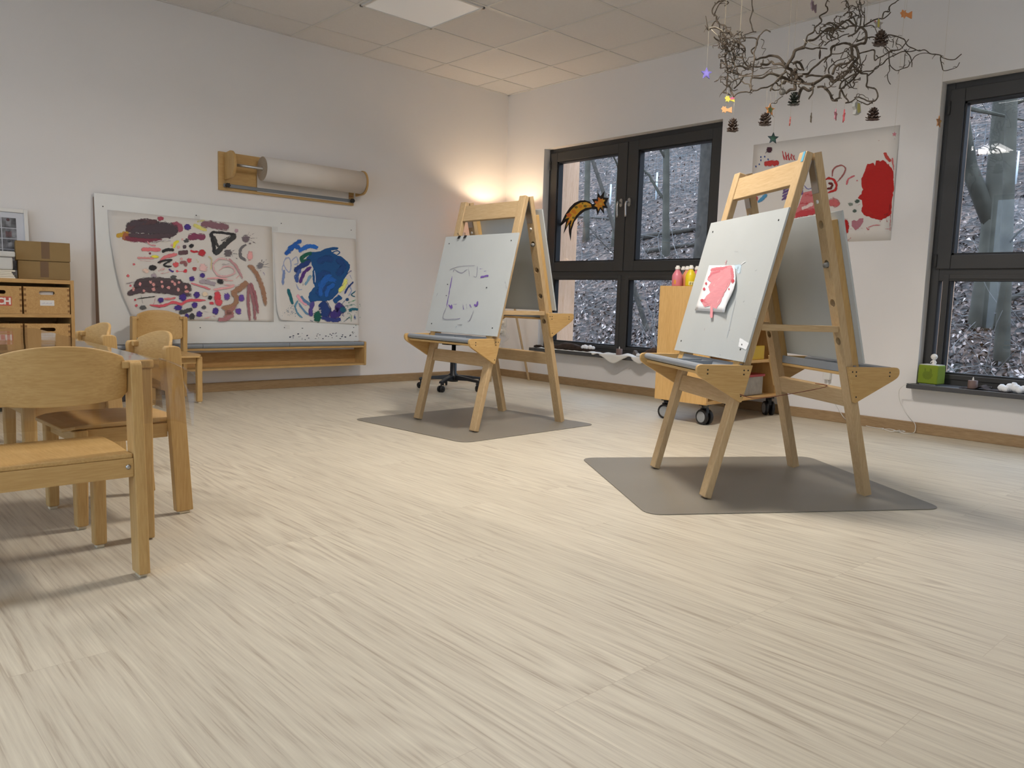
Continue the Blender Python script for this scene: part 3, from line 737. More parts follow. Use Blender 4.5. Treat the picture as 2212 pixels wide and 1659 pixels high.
    MB().add(vs, fs, None, True).build('backrest', BIRCH, t, bevel=.003)
    return t
M_pad = plain('pale_felt_pad', srgb(214, 200, 172), .7)
make_chair('pale wooden child chair in the left foreground, its back to the camera', (-4.768, -3.658, 0), R(.6), .468, .387)
ch = make_chair('pale wooden child chair at the near right end of the low table, facing left', (-4.322, -2.985, 0), R(92.5), .41)
dup(ch, (-4.325, -2.305, 0), R(91.5), 'pale wooden child chair at the far right end of the low table')
dup(ch, (-3.39, -.262, 0), R(181), 'pale wooden child chair standing in front of the long painted wall board')

TROT = R(-2.0); TX, TY = -4.449, -3.399
tb = thing('low_table', 'low wooden child table under a clear vinyl cover at the left edge', 'table', (TX, TY, 0), TROT)
MB().prism(rrect(-.80, 0, 0, 1.92, .02), 2, .528, .552).build('tabletop', BIRCH, tb, bevel=.004)
for x in (-.062, -.79):
    for y in (.006, 1.862):
        MB().box(x, x+.055, y, y+.055, 0.004, .528).build('leg', BIRCH, tb, bevel=.005)
MB().box(-.735, -.062, .02, .04, .462, .528).build('apron', BIRCH, tb); MB().box(-.735, -.062, 1.88, 1.9, .462, .528).build('apron', BIRCH, tb)
MB().box(-.04, -.02, .061, 1.862, .462, .528).build('apron', BIRCH, tb); MB().box(-.78, -.76, .061, 1.862, .462, .528).build('apron', BIRCH, tb)
# clear vinyl cover: top sheet, hanging front and side skirts, and a stiff corner ear
M_vinyl = glass_mat('clear_vinyl', (.90, .88, .84, 1), 1.6, .06)
cl = MB(); zt = .5545
def vp(x, y, z): return (x+.0012*math.sin(31*x+7*y), y+.0012*math.sin(27*y), z)
nx, ny = 14, 26; vs = []
for j in range(ny):
    for i in range(nx):
        x = -.805+.812*i/(nx-1); y = -.006+1.93*j/(ny-1); vs.append(vp(x, y, zt+.0015*mnoise.noise((x*9, y*9, 0))))
cl.add(vs, [(j*nx+i, j*nx+i+1, (j+1)*nx+i+1, (j+1)*nx+i) for j in range(ny-1) for i in range(nx-1)], None, True)
vs = []; m = 9
for j in range(m):
    for i in range(nx):
        x = -.805+.812*i/(nx-1); z = zt-.19*j/(m-1); vs.append((x, -.008-.006*math.sin(j/(m-1)*2)+.012*(j/(m-1))*math.sin(11*x), z))
cl.add(vs, [(j*nx+i, j*nx+i+1, (j+1)*nx+i+1, (j+1)*nx+i) for j in range(m-1) for i in range(nx-1)], None, True)
vs = []
for j in range(m):
    for i in range(ny):
        y = -.006+1.93*i/(ny-1); z = zt-.15*j/(m-1); vs.append((.008+.010*(j/(m-1))*(1+math.sin(9*y)), y, z))
cl.add(vs, [(j*ny+i, j*ny+i+1, (j+1)*ny+i+1, (j+1)*ny+i) for j in range(m-1) for i in range(ny-1)], None, True)
vs = []; e = 9
for j in range(m):
    for i in range(e):
        q = i/(e-1); f = j/(m-1); r = .105*q
        vs.append((.008+r*.80+.01*f*math.sin(5*q), -.008-r*.60-.01*f*q, zt-.045*q**1.5-(.19-.035*q)*f))
cl.add(vs, [(j*e+i, j*e+i+1, (j+1)*e+i+1, (j+1)*e+i) for j in range(m-1) for i in range(e-1)], None, True)
cl.tube([(.008+.105*i/8*.80, -.008-.105*i/8*.60, zt-.045*(i/8)**1.5+.0005) for i in range(9)], .0028, None, 8)
clo = cl.build('table_cover', M_vinyl, None, loc=(TX, TY, 0)); clo.rotation_euler.z = TROT
tag(clo, 'clear vinyl table cover hanging over the edges of the low wooden table', 'tablecloth')

# ================================================================== CABINET AND THINGS ON IT
CF = -.40   # front plane of the cabinet
cx1 = wl(160.5, 640, CF).x; ctop = .797
cab = thing('drawer_cabinet', 'honey-coloured wooden cabinet with slotted wooden drawers by the left wall', 'cabinet', (cx1, 0, 0))
cw = 1.06; M_in = plain('dark_cabinet_inside', srgb(84, 62, 38), .8)
MB().box(-.02, 0, CF, -.02, 0, ctop).build('side_panel', OAKY, cab, bevel=.002); MB().box(-cw, -cw+.02, CF, -.02, 0, ctop).build('side_panel', OAKY, cab, bevel=.002)
MB().box(-cw+.02, -.02, CF, -.02, ctop-.024, ctop).build('top_panel', OAKY, cab, bevel=.002)
MB().box(-cw+.02, -.02, CF, -.02, .03, .05).build('bottom_panel', OAKY, cab); MB().box(-cw+.02, -.02, -.032, -.02, .05, ctop-.024).build('rear_panel', OAKY, cab)
for z in (.567, .343): MB().box(-cw+.02, -.02, CF, -.032, z, z+.021).build('shelf', OAKY, cab, bevel=.002)
dw = (cw-.04)/4
for r_, (z0, z1) in enumerate(((.589, .752), (.366, .530), (.052, .305))):
    for k in range(4):
        xb = -.022-k*dw-.004; xa = xb-dw+.010; xm = (xa+xb)/2; hz = z1-.036; hl = .042
        d = MB(); fy0, fy1 = CF+.004, CF+.018
        # front board with a real round-ended slot
        rs = .011; d.box(xa, xb, fy0, fy1, z0, hz-rs); d.box(xa, xb, fy0, fy1, hz+rs, z1); d.box(xa, xm-hl, fy0, fy1, hz-rs, hz+rs); d.box(xm+hl, xb, fy0, fy1, hz-rs, hz+rs)
        for sg in (-1, 1):
            arc = [(xm+sg*(hl-rs+rs*math.cos(R(90-15*i))), hz+rs*math.sin(R(90-15*i))) for i in range(13)]
            for i in range(12):
                zc = hz+rs if i < 6 else hz-rs; d.prism([arc[i], (xm+sg*hl, zc), arc[i+1]], 1, fy0, fy1)
        d.box(xa, xa+.012, fy1, -.05, z0, z1); d.box(xb-.012, xb, fy1, -.05, z0, z1); d.box(xa, xb, -.062, -.05, z0, z1); d.box(xa+.012, xb-.012, fy1, -.062, z0, z0+.006)
        do = d.build('drawer', OAKY, cab)
        fj = MB()
        for i in range(5):
            zz = z0+(z1-z0)*(i+.5)/5
            for xx in (xa, xb): fj.box(min(xx, xx+(.012 if xx == xa else -.012)), max(xx, xx+(.012 if xx == xa else -.012)), fy0-.0006, fy0, zz-.007, zz+.007)
        fj.build('finger_joint', wood('end_grain', srgb(146, 104, 56), srgb(120, 82, 42), 'Z'), do)
        if r_ == 0 and k == 0:
            MB().box(xm-.038, xm+.038, fy0-.0012, fy0, z0+.05, z0+.083).build('label_card', M_paper, do)
            MB().box(xm-.038, xm+.038, fy1+.004, fy1+.09, hz-.02, hz+.008).build('paper_stack', M_paper, do)
            tm = MB()
            for i in range(9): tm.box(xm-.03+i*.0062, xm-.0265+i*.0062, fy0-.0016, fy0-.0012, z0+.060, z0+.0635+.003*(i % 3))
            tm.build('faint_writing', plain('faint_grey_ink', srgb(190, 190, 200), .8), do)
        if r_ == 0 and k == 1:
            lx1 = wl(25.6, 655, CF).x-cx1
            lc = MB().box(xm-.06, lx1, fy0-.0012, fy0, z0+.047, z0+.100).build('label_card', plain('red_label', srgb(196, 90, 74), .7), do)
            cu = bpy.data.curves.new('label_text', 'FONT'); cu.body = 'TISCH'; cu.size = .052; cu.extrude = .0004; cu.offset = .0022; cu.align_x = 'RIGHT'; cu.space_character = .86
            to = bpy.data.objects.new('label_text', cu); COL.objects.link(to); to.rotation_euler = (R(90), 0, 0); to.location = (cx1+lx1-.002, fy0-.0018, z0+.056)
            dg = bpy.context.evaluated_depsgraph_get(); me = bpy.data.meshes.new_from_object(to.evaluated_get(dg)); bpy.data.objects.remove(to)
            to = bpy.data.objects.new('label_text', me); COL.objects.link(to); to.parent = do; to.rotation_euler = (R(90), 0, 0); to.location = (lx1-.003, fy0-.0018, z0+.056)
            me.materials.clear(); me.materials.append(plain('label_letter_white', srgb(236, 226, 214), .7))
        if r_ == 1 and k == 1: MB().box(xm-.05, xm+.04, fy0-.0012, fy0, z0+.045, z0+.10).build('label_card', plain('pinkish_label', srgb(206, 170, 156), .7), do)

def carton(label, P, w, d, h, rz, tape):
    t = thing('cardboard_box', label, 'box', P, rz, 'cardboard boxes on the cabinet')
    MB().box(-w/2, w/2, -d/2, d/2, 0, h).build('carton', M_card, t, bevel=.003)
    MB().box(tape-.022, tape+.022, -d/2-.0006, -d/2, h*.12, h).build('packing_tape', plain('brown_packing_tape', srgb(118, 92, 66), .25), t)
    MB().box(tape-.022, tape+.022, -d/2, d/2, h, h+.0006).build('packing_tape', plain('brown_packing_tape', srgb(118, 92, 66), .25), t)
    return t
b1 = wl(108, 603, -.33); 
carton('brown taped cardboard box on the cabinet, lower of two', (wl(96, 600, -.25).x, -.235, ctop+.001), .275, .20, .110, R(-9), .0)
carton('brown taped cardboard box on the cabinet, upper of two', (wl(93, 560, -.25).x, -.235, ctop+.1125), .287, .21, .116, R(-9), .012)
# leaning picture frame with a photo collage
fx = wl(62, 500, -.06).x
fr = thing('framed_photos', 'white picture frame with a photo collage leaning behind the cardboard boxes', 'picture frame', (fx-.27, -.075, ctop+.001))
LM = Matrix.Rotation(R(-5), 4, 'X'); fw, fh = .27, .435
f = MB(); t_ = .022
for q in ((-fw, -fw+t_, 0, fh), (fw-t_, fw, 0, fh), (-fw+t_, fw-t_, 0, t_), (-fw+t_, fw-t_, fh-t_, fh)): f.box(q[0], q[1], -.012, .012, q[2], q[3], None, LM)
f.build('frame', M_white, fr, bevel=.002)
MB().box(-fw+t_, fw-t_, -.001, .004, t_, fh-t_, None, LM).build('passepartout', plain('pale_grey_card', srgb(214, 216, 222), .7), fr)
ph = MB(); ph_m = [plain('photo_%d' % i, srgb(*c), .5, vary=.75, vscale=26) for i, c in enumerate(((128, 128, 132), (96, 98, 100), (158, 160, 164), (112, 82, 84), (90, 96, 92), (140, 106, 108)))]
for i in range(5):
    for j in range(5):
        x = -.20+.082*i; z = .052+.066*j
        ph.box(x, x+.077, -.0022, -.0012, z, z+.062, ph_m[2 if (i+j) % 2 else 0], LM)
        ph.box(x+.018+.006*((i*3+j) % 3), x+.05, -.0026, -.0022, z+.008, z+.044, ph_m[(i*2+j*3) % 6], LM)
        ph.lathe([(0, 0), (.009, 0), (.009, .0004), (0, .0004)], ph_m[(i*5+j+3) % 6], 12, LM @ Matrix.Translation((x+.034, -.0026, z+.049)) @ Matrix.Rotation(R(90), 4, 'X'))
ph.build('photo_print', None, fr)
# clear tub and paper pile at the left
tx = wl(27, 590, -.30).x
tub = thing('plastic_tub', 'translucent plastic tub on the cabinet at the left edge of the photo', 'tub', (tx-.13, -.29, ctop+.0505))
M_tub = plain('milky_plastic', srgb(206, 204, 198), .35)
tb_ = MB(); n = 0
for z0, z1, a in ((0, .075, .0), (.075, .108, .012)): tb_.box(-.12-a, .12+a, -.09-a, .09+a, z0, z1)
tb_.build('tub_body', M_tub, tub, bevel=.008)
pp = MB()
for k in range(5): pp.box(-.13+.004*(k % 3), .128-.006*(k % 4), -.10, .09, .010*k, .010*k+.009)
po = pp.build('paper_stack', plain('cream_paper', srgb(226, 216, 196), .8), loc=(tx-.13, -.29, ctop)); tag(po, 'short pile of cream paper under the translucent tub on the cabinet', 'paper')

# red picture book on the floor by the wall, seen below the foreground backrest
p = wl(250, 865, -.25)
bk = thing('picture_book', 'red and dark picture book standing on the floor behind the low table', 'book', (p.x, -.25, 0), R(6))
MB().box(-.09, .09, 0, .012, .0, .24).build('book_cover', plain('dark_book_cover', srgb(58, 50, 52), .4), bk); MB().box(-.09, .02, -.0008, 0, .02, .236).build('red_panel', plain('red_print', srgb(150, 40, 46), .4), bk)
MB().box(-.086, .086, .0125, .02, .004, .236).build('pages', M_paper, bk)

# ================================================================== WALL BOARD WITH SHELF, LEFT WALL
BX0, BX1 = -3.717, -1.715
def by(z): return -.032-.066*(1.39-z)/1.0     # board face leans out toward its foot
wb = thing('painting_wall_board', 'long white painting board with grey tray and wooden shelf on the left wall', 'painting board', ((BX0+BX1)/2, 0, 0))
cxb = (BX0+BX1)/2; hb = (BX1-BX0)/2
wbo = MB().prism([(by(.375), .375), (by(1.385), 1.385), (by(1.385)+.011, 1.385), (by(.375)+.011, .375)], 0, -hb, hb).build('white_board', M_board, wb, bevel=.001)
bt = MB()
for xx in (-hb, hb-.022): bt.prism([(by(.40)+.011, .40), (by(1.36)+.011, 1.36), (-.001, 1.36), (-.001, .40)], 0, xx, xx+.022)
bt.build('batten', wood('brown_batten', srgb(150, 120, 96), srgb(122, 94, 72), 'Z'), wb)
for xx in (-.95, -.33, .33, .955):
    for z in (.49, 1.30): scw = MB(); scw.tube([(xx, by(z)-.0015, z), (xx, by(z)+.001, z)], .004, None, 8); scw.build('screw', M_dark_screw, wb)
sy = -.17
MB().prism(rpoly([(-.001, .175), (sy, .175), (sy, .375), (-.001, .375)], [0, .012, .012, 0]), 0, hb+.014, hb+.032).build('end_panel', BIRCH, wb, bevel=.002)
MB().prism(rpoly([(-.001, .175), (sy, .175), (sy, .375), (-.001, .375)], [0, .012, .012, 0]), 0, -hb-.032, -hb-.014).build('end_panel', BIRCH, wb, bevel=.002)
MB().box(-hb-.014, hb+.014, sy+.004, -.019, .178, .192).build('shelf', BIRCH, wb, bevel=.001)
MB().box(-hb-.014, hb+.014, -.019, -.003, .178, .30).build('rear_board', OAKY, wb)
MB().box(-hb-.014, hb+.014, sy+.010, -.105, .326, .3405).build('tray_board', BIRCH, wb)
tr = MB(); prof = [(-.100, .372), (-.106, .372), (-.112, .352), (sy+.03, .352), (sy+.02, .368)]+[(sy+.014-.012*math.sin(a), .358+.017*math.cos(a)) for a in [k*math.pi/7 for k in range(8)]]+[(-.100, .341)]
for k in range(3):
    L0 = -hb-.0135+k*(2*hb+.027)/3; tr.prism(prof, 0, L0, L0+(2*hb+.027)/3-.003)
tr.build('paint_trough', M_grey, wb)
A = Art(lambda u, v, l: (u, by(v)-.0006-l, v), 0, 0, 1, 1.0, 0.)
for k in range(46):
    x = rng.uniform(.35, .98); z = .388+abs(rng.gauss(0, .035)); A.blob(x, z, rng.uniform(.003, .012), rng.uniform(.002, .006), (40, 52, 78), 1., .4, 0, 9)
A.done(wbo)

# big painting, its lower left corner curling off the board
def art_plane(lift_fn):
    def f(u, v, l):
        lf = lift_fn(u, v)+l
        # board is slightly slanted: iterate the sight line against it
        y = -.06
        for _ in range(4):
            X = wl(u, v, y); y = by(X.z)-lf
        return tuple(wl(u, v, y))
    return f
def lift1(u, v):
    a = max(0, (330-u)/110.); b = max(0, (v-480)/215.)
    return .003+.050*min(1.3, a)**1.5*min(1, b)+.010*max(0, (470-abs(u-470))/470-.6)*b
edgeL = [(232, 453), (236, 500), (246, 560), (252, 590), (262, 628), (276, 662), (288, 690)]
def painting_grid(left, right, proj, nx=20, ny=14):
    g = []
    L = smoothpts([(a, b, 0) for a, b in left], 6); Rr = smoothpts([(a, b, 0) for a, b in right], 6)
    for j in range(ny):
        t = j/(ny-1); l = L[round(t*(len(L)-1))]; r = Rr[round(t*(len(Rr)-1))]; row = []
        for i in range(nx):
            s_ = i/(nx-1); row.append(proj(l.x+(r.x-l.x)*s_, l.y+(r.y-l.y)*s_, 0))
        g.append(row)
    return g
P1 = art_plane(lift1)
pa = sheet('childs_painting', painting_grid(edgeL, [(587, 490), (589, 560), (591, 640), (591, 695)], P1), M_paper)
tag(pa, 'large painting of dots, blotches and hand prints, left on the long wall board', 'painting')
A = Art(P1, 220, 440, 380/2212., 1.5, .0014)
DK, MA, MV, PK, RD, VI, BK, YE, BR, LP = (70, 60, 66), (112, 52, 66), (120, 88, 96), (196, 108, 112), (168, 48, 58), (66, 48, 118), (44, 44, 46), (206, 196, 60), (142, 108, 86), (196, 150, 148)
A.stroke([(180, 405), (260, 385), (340, 350)], 60, (176, 140, 50), .75); A.stroke([(260, 400), (330, 420), (400, 440)], 110, (150, 90, 60), .7)
A.stroke([(290, 430), (450, 440), (620, 450), (760, 430)], 90, MA, .85); A.stroke([(880, 280), (960, 270), (985, 360)], 90, (140, 76, 92), .8)
A.stroke([(320, 330), (420, 290), (600, 300), (780, 320), (960, 350)], 200, DK, .98); A.stroke([(310, 350), (430, 240), (700, 230)], 80, (78, 58, 62), .8); A.stroke([(330, 390), (600, 410), (900, 400)], 70, (76, 62, 68), .95)
A.blob(738, 187, 48, 30, (150, 66, 80)); A.blob(1076, 292, 48, 42, VI)
A.stroke([(1150, 260), (1210, 290), (1320, 340)], 50, (196, 190, 110), .4); A.stroke([(1200, 230), (1290, 205)], 40, (196, 190, 80), .5)
A.stroke([(1245, 255), (1400, 270), (1600, 300)], 95, MV, .8); A.stroke([(1080, 425), (1180, 415), (1305, 420)], 90, (120, 60, 84), .9)
A.blob(1065, 465, 34, 26, (70, 70, 72), .7); A.stroke([(1370, 360), (1500, 365), (1690, 390)], 38, BK, .85); A.stroke([(1370, 360), (1400, 480), (1420, 640)], 55, BK, .8)
A.stroke([(1690, 395), (1560, 500), (1420, 640)], 75, (58, 58, 58), .85); A.stroke([(1410, 400), (1450, 520), (1480, 540)], 40, (58, 58, 58), .8); A.stroke([(1500, 470), (1640, 390)], 60, (58, 58, 58), .85)
def hand(cx, cy, rot, s_, c, dens):
    A.blob(cx, cy, 52*s_, 50*s_, c, dens)
    for k, (a, L_, w_) in enumerate(((-62, 95, 20), (-34, 130, 19), (-4, 145, 19), (22, 140, 19), (95, 80, 20))):
        a = R(a+rot); x0, y0 = cx+math.cos(a)*62*s_, cy+math.sin(a)*62*s_
        A.stroke([(x0, y0), (cx+math.cos(a)*L_*s_, cy+math.sin(a)*L_*s_)], w_*s_, c, dens)
hand(1810, 440, 2, 1., (104, 92, 98), .8); hand(1585, 620, 10, 1., (96, 90, 92), .75); hand(1990, 780, -10, .85, (110, 108, 112), .55)
A.blob(1865, 655, 42, 60, (214, 150, 148), .8); A.stroke([(1820, 515), (1750, 560), (1745, 660), (1815, 720)], 40, (100, 98, 100), .65)
A.blob(1692, 340, 26, 24, (170, 140, 150), .6); A.blob(1862, 500, 16, 12, (110, 100, 104))
A.stroke([(495, 575), (600, 575), (745, 580)], 52, PK, .9); A.stroke([(755, 605), (830, 580), (910, 585)], 46, BK, .9); A.stroke([(970, 470), (920, 500), (900, 560)], 40, YE, .85)
for x, y, r, c in ((880, 522, 18, LP), (962, 546, 20, LP), (1041, 540, 26, (76, 66, 72)), (1128, 532, 32, BK), (1012, 448, 14, LP), (605, 626, 17, MA), (402, 763, 17, (186, 92, 100)), (330, 905, 20, (196, 96, 100)), (360, 1032, 17, (186, 92, 100))): A.blob(x, y, r, r, c)
A.stroke([(960, 615), (1020, 615), (1085, 605)], 58, (88, 66, 70), .9); A.stroke([(1110, 590), (1160, 605), (1210, 600)], 30, RD, .9); A.blob(1258, 618, 48, 48, RD, .98)
A.blob(670, 667, 60, 22, YE, .9); A.stroke([(740, 730), (800, 670), (950, 635)], 52, PK, .85); A.stroke([(445, 680), (540, 682), (660, 688)], 26, (190, 130, 128), .5); A.stroke([(480, 712), (650, 728)], 14, (190, 150, 148), .5)
A.stroke([(700, 745), (780, 715), (890, 705)], 30, BK, .75); A.stroke([(890, 705), (780, 765), (830, 790), (880, 785)], 26, BK, .75); A.stroke([(720, 760), (740, 735)], 40, MA, .8)
A.blob(640, 806, 58, 40, BK, .97); A.blob(930, 765, 44, 36, (190, 80, 84)); A.stroke([(980, 740), (1050, 740), (1055, 790)], 44, (130, 86, 86), .7); A.blob(1098, 712, 34, 32, (186, 74, 82)); A.blob(1000, 695, 20, 16, LP); A.blob(1166, 818, 32, 28, (150, 70, 70)); A.blob(1275, 805, 55, 52, (220, 170, 166), .75)
A.stroke([(710, 850), (790, 810)], 50, LP, .7); A.stroke([(740, 885), (850, 855)], 30, LP, .8); A.stroke([(840, 820), (880, 850), (905, 850)], 22, VI, .6); A.blob(550, 845, 40, 30, (214, 180, 166), .6); A.blob(655, 905, 36, 36, (150, 138, 146), .6)
A.stroke([(940, 850), (1060, 850)], 18, (200, 80, 88), .9); A.blob(948, 850, 18, 17, (200, 80, 88)); A.blob(1050, 846, 26, 25, (186, 56, 66))
A.stroke([(300, 1005), (420, 985)], 26, (130, 120, 124), .4)
A.stroke([(400, 1040), (560, 1000), (760, 1000), (960, 1030), (1130, 1090)], 150, (74, 62, 66), .98); A.stroke([(320, 1140), (450, 1090), (620, 1080), (800, 1090), (1130, 1150)], 90, (76, 64, 68), .95); A.stroke([(440, 965), (700, 950), (1000, 970)], 50, (76, 66, 68), .8)
for x, y in ((480, 1010), (612, 985), (652, 1016), (754, 982), (760, 1040), (888, 980), (918, 1012), (970, 992), (838, 1056), (650, 1076), (528, 1096), (962, 1080), (1056, 1050), (1070, 1104), (396, 1074)): A.blob(x, y, rng.uniform(18, 30), rng.uniform(18, 28), (190, 136, 132) if x != 480 else (214, 140, 138), .85)
A.blob(905, 918, 40, 24, (76, 76, 76), .8)
A.stroke([(600, 1275), (760, 1285), (900, 1240), (1000, 1260), (1100, 1215), (1310, 1215)], 38, (190, 82, 92), .9); A.stroke([(780, 1195), (860, 1195), (930, 1180)], 26, (190, 110, 112), .8)
A.stroke([(440, 1195), (560, 1180), (670, 1165)], 12, BK, .8); A.stroke([(490, 1150), (520, 1255)], 12, (80, 78, 80), .6); A.stroke([(680, 1150), (655, 1270)], 24, LP, .6)
for x, y, rx, ry, c in ((742, 1212, 42, 40, VI), (1020, 1178, 52, 50, VI), (1195, 1145, 46, 46, VI), (1132, 943, 38, 34, VI), (1268, 902, 38, 34, VI), (1166, 1272, 42, 40, VI), (960, 1308, 56, 40, VI), (1226, 1388, 42, 44, VI), (1430, 1350, 46, 48, VI), (1574, 1168, 42, 50, (92, 68, 140)), (1756, 1188, 40, 56, (92, 68, 140)), (1718, 1352, 42, 46, (92, 68, 140)), (1490, 975, 46, 38, BK), (1362, 1180, 30, 30, BK), (1282, 1304, 32, 28, (80, 80, 82)), (1135, 1418, 42, 44, (60, 60, 62)), (1070, 1410, 30, 36, VI), (518, 1304, 48, 30, (90, 90, 90)), (1296, 1136, 40, 34, (222, 186, 160)), (418, 1208, 16, 16, RD), (436, 1280, 20, 18, (190, 82, 92))): A.blob(x, y, rx, ry, c, .93)
A.stroke([(970, 1370), (1060, 1350), (1140, 1320)], 55, (66, 66, 66), .85); A.blob(1455, 1170, 48, 78, (186, 66, 76), .97, .05); A.blob(1470, 1240, 54, 48, (190, 74, 84), .97, .05); A.blob(1380, 1250, 32, 20, (186, 66, 76))
A.stroke([(1230, 975), (1330, 985), (1430, 1020)], 60, (150, 140, 146), .5); A.stroke([(1320, 940), (1450, 935), (1580, 945)], 22, (206, 150, 150), .7); A.stroke([(1120, 1000), (1260, 1040), (1370, 1080)], 24, (190, 110, 116), .75); A.stroke([(1400, 1080), (1560, 1060), (1670, 1030)], 30, (206, 150, 150), .6); A.stroke([(1530, 960), (1650, 970)], 20, (206, 140, 140), .6); A.stroke([(1540, 1020), (1670, 1020)], 30, (206, 150, 150), .6)
A.stroke([(1640, 720), (1480, 690), (1400, 780), (1450, 890), (1560, 910), (1670, 870), (1640, 800), (1540, 790), (1470, 840)], 22, (196, 158, 158), .55); A.stroke([(1600, 690), (1700, 800), (1770, 940)], 32, (170, 130, 134), .5); A.stroke([(1510, 760), (1640, 750)], 26, (170, 160, 164), .4); A.stroke([(1690, 940), (1730, 900)], 26, (206, 140, 140), .7)
A.stroke([(1840, 770), (1920, 840), (1980, 960), (2030, 1100), (2060, 1290)], 60, BR, .75); A.stroke([(1850, 1000), (1840, 1200), (1860, 1470)], 40, (140, 96, 100), .8); A.stroke([(1850, 1010), (1900, 1200), (1930, 1470)], 40, (140, 96, 100), .75); A.stroke([(1870, 990), (1930, 1150), (1965, 1380)], 36, (140, 90, 96), .8)
A.stroke([(1830, 980), (1740, 1060), (1630, 1140)], 80, BR, .8); A.stroke([(1640, 1130), (1690, 1170), (1680, 1250), (1600, 1300), (1500, 1310)], 66, BR, .8); A.stroke([(1690, 1280), (1620, 1340), (1560, 1370), (1640, 1370), (1530, 1430)], 56, (146, 104, 96), .8); A.stroke([(1660, 1400), (1560, 1450), (1460, 1460)], 50, (150, 104, 108), .8)
A.stroke([(1290, 1440), (1430, 1410)], 30, LP, .35); A.stroke([(1280, 1355), (1380, 1370)], 10, (130, 110, 120), .6); A.stroke([(2025, 860), (2050, 900)], 20, VI, .6); A.stroke([(1340, 660), (1380, 700), (1370, 830)], 14, (190, 176, 130), .4); A.stroke([(1190, 700), (1215, 740)], 30, (190, 180, 120), .6)
A.stroke([(570, 470), (610, 515), (680, 525)], 16, (190, 130, 134), .6); A.stroke([(640, 480), (860, 455)], 40, (170, 166, 168), .3)
A.done(pa)

def lift2(u, v):
    a = max(0, (640-u)/50.); b = max(0, (v-560)/150.)
    return .003+.030*min(1.2, a)*min(1, b)**2+.012*b*max(0, (720-u)/130.)*.4
P2 = art_plane(lift2)
pa2 = sheet('childs_painting', painting_grid([(589, 501), (592, 560), (595, 620), (599, 670), (606, 690), (616, 692)], [(768, 516), (771, 580), (774, 650), (776, 702)], P2), M_paper)
tag(pa2, 'painting of a big dark blue blot on the right half of the wall board', 'painting')
A = Art(P2, 580, 490, 220/1352., 1.5, .0014)
B1, B2, B3, TL, GN, PU = (32, 74, 122), (36, 84, 156), (40, 60, 112), (38, 92, 110), (30, 84, 72), (78, 48, 112)
for k, pts in enumerate(([(200, 500), (180, 560), (200, 640), (185, 780)], [(240, 400), (200, 480), (230, 560), (280, 600), (300, 500), (270, 410), (210, 440)], [(300, 460), (370, 400), (390, 480), (340, 500)], [(370, 760), (400, 830), (450, 830)], [(1050, 760), (1100, 840), (1060, 920)], [(1080, 640), (1110, 700)])): A.stroke(pts, 16, (140, 150, 178), .5)
A.stroke([(210, 570), (200, 660), (190, 770)], 34, (110, 126, 164), .55)
A.poly([(560, 330), (700, 330), (800, 300), (900, 370), (980, 390), (1060, 470), (1085, 510), (1060, 600), (1010, 690), (980, 760), (920, 880), (860, 960), (760, 990), (640, 990), (560, 1010), (520, 930), (560, 860), (610, 800), (580, 700), (590, 560), (560, 450), (500, 420)], B1, 1.)
A.stroke([(420, 290), (330, 260), (220, 370)], 70, B2, .75); A.stroke([(440, 180), (360, 230), (250, 350)], 62, B2, .75); A.stroke([(400, 330), (480, 280), (560, 255), (660, 280)], 66, (40, 98, 176), .85)
A.stroke([(690, 340), (800, 300), (930, 285)], 44, B1, .95); A.stroke([(780, 380), (900, 320), (945, 345), (880, 390)], 16, B1, .9); A.stroke([(580, 340), (480, 380), (440, 420), (460, 460), (560, 440)], 60, GN, .9); A.stroke([(455, 395), (470, 440)], 30, (84, 132, 80), .7)
A.stroke([(560, 450), (440, 520), (340, 590)], 80, B3, .85); A.stroke([(430, 560), (370, 660), (390, 740)], 60, (60, 84, 140), .6); A.stroke([(570, 530), (490, 590), (440, 680), (420, 750)], 50, PU, .95); A.stroke([(460, 690), (455, 780)], 26, PU, .9); A.stroke([(560, 640), (520, 720), (480, 770)], 40, (110, 146, 170), .6)
for pts in ([(900, 430), (1000, 520), (900, 640)], [(650, 480), (760, 420), (860, 440)], [(640, 700), (720, 620), (820, 640)], [(640, 900), (720, 820), (860, 800)]): A.stroke(pts, 90, (34, 66, 116), .6)
for pts in ([(900, 720), (780, 700), (700, 800), (690, 930)], [(840, 640), (740, 700), (680, 820)], [(880, 760), (800, 820), (760, 930)]): A.stroke(pts, 70, (36, 88, 160), .7)
for pts in ([(610, 580), (620, 660), (620, 740)], [(1000, 800), (960, 850)]): A.stroke(pts, 16, (170, 176, 190), .5)
A.stroke([(700, 1000), (760, 1100), (740, 1200)], 150, (38, 58, 110), .9); A.stroke([(860, 990), (930, 950), (960, 920)], 80, B1, .95); A.stroke([(880, 1060), (960, 1080), (900, 1160), (820, 1200)], 130, (62, 50, 112), .85); A.stroke([(980, 1180), (1020, 1120)], 60, PU, .8)
A.blob(650, 1190, 56, 85, GN, .95); A.blob(985, 1100, 46, 50, (34, 82, 104), .95); A.stroke([(1040, 960), (960, 1040)], 40, B1, .9); A.blob(1045, 965, 24, 28, (34, 70, 110)); A.stroke([(820, 1130), (780, 1240)], 50, PU, .8); A.stroke([(700, 1200), (860, 1240), (960, 1220)], 60, (50, 60, 116), .75)
A.stroke([(380, 900), (430, 970), (510, 1040)], 50, (222, 150, 162), .8); A.stroke([(430, 920), (500, 1000), (570, 1030)], 46, (84, 116, 150), .85); A.stroke([(600, 990), (560, 1100), (570, 1190)], 60, (76, 66, 126), .8); A.stroke([(540, 1080), (540, 1180)], 30, PU, .8)
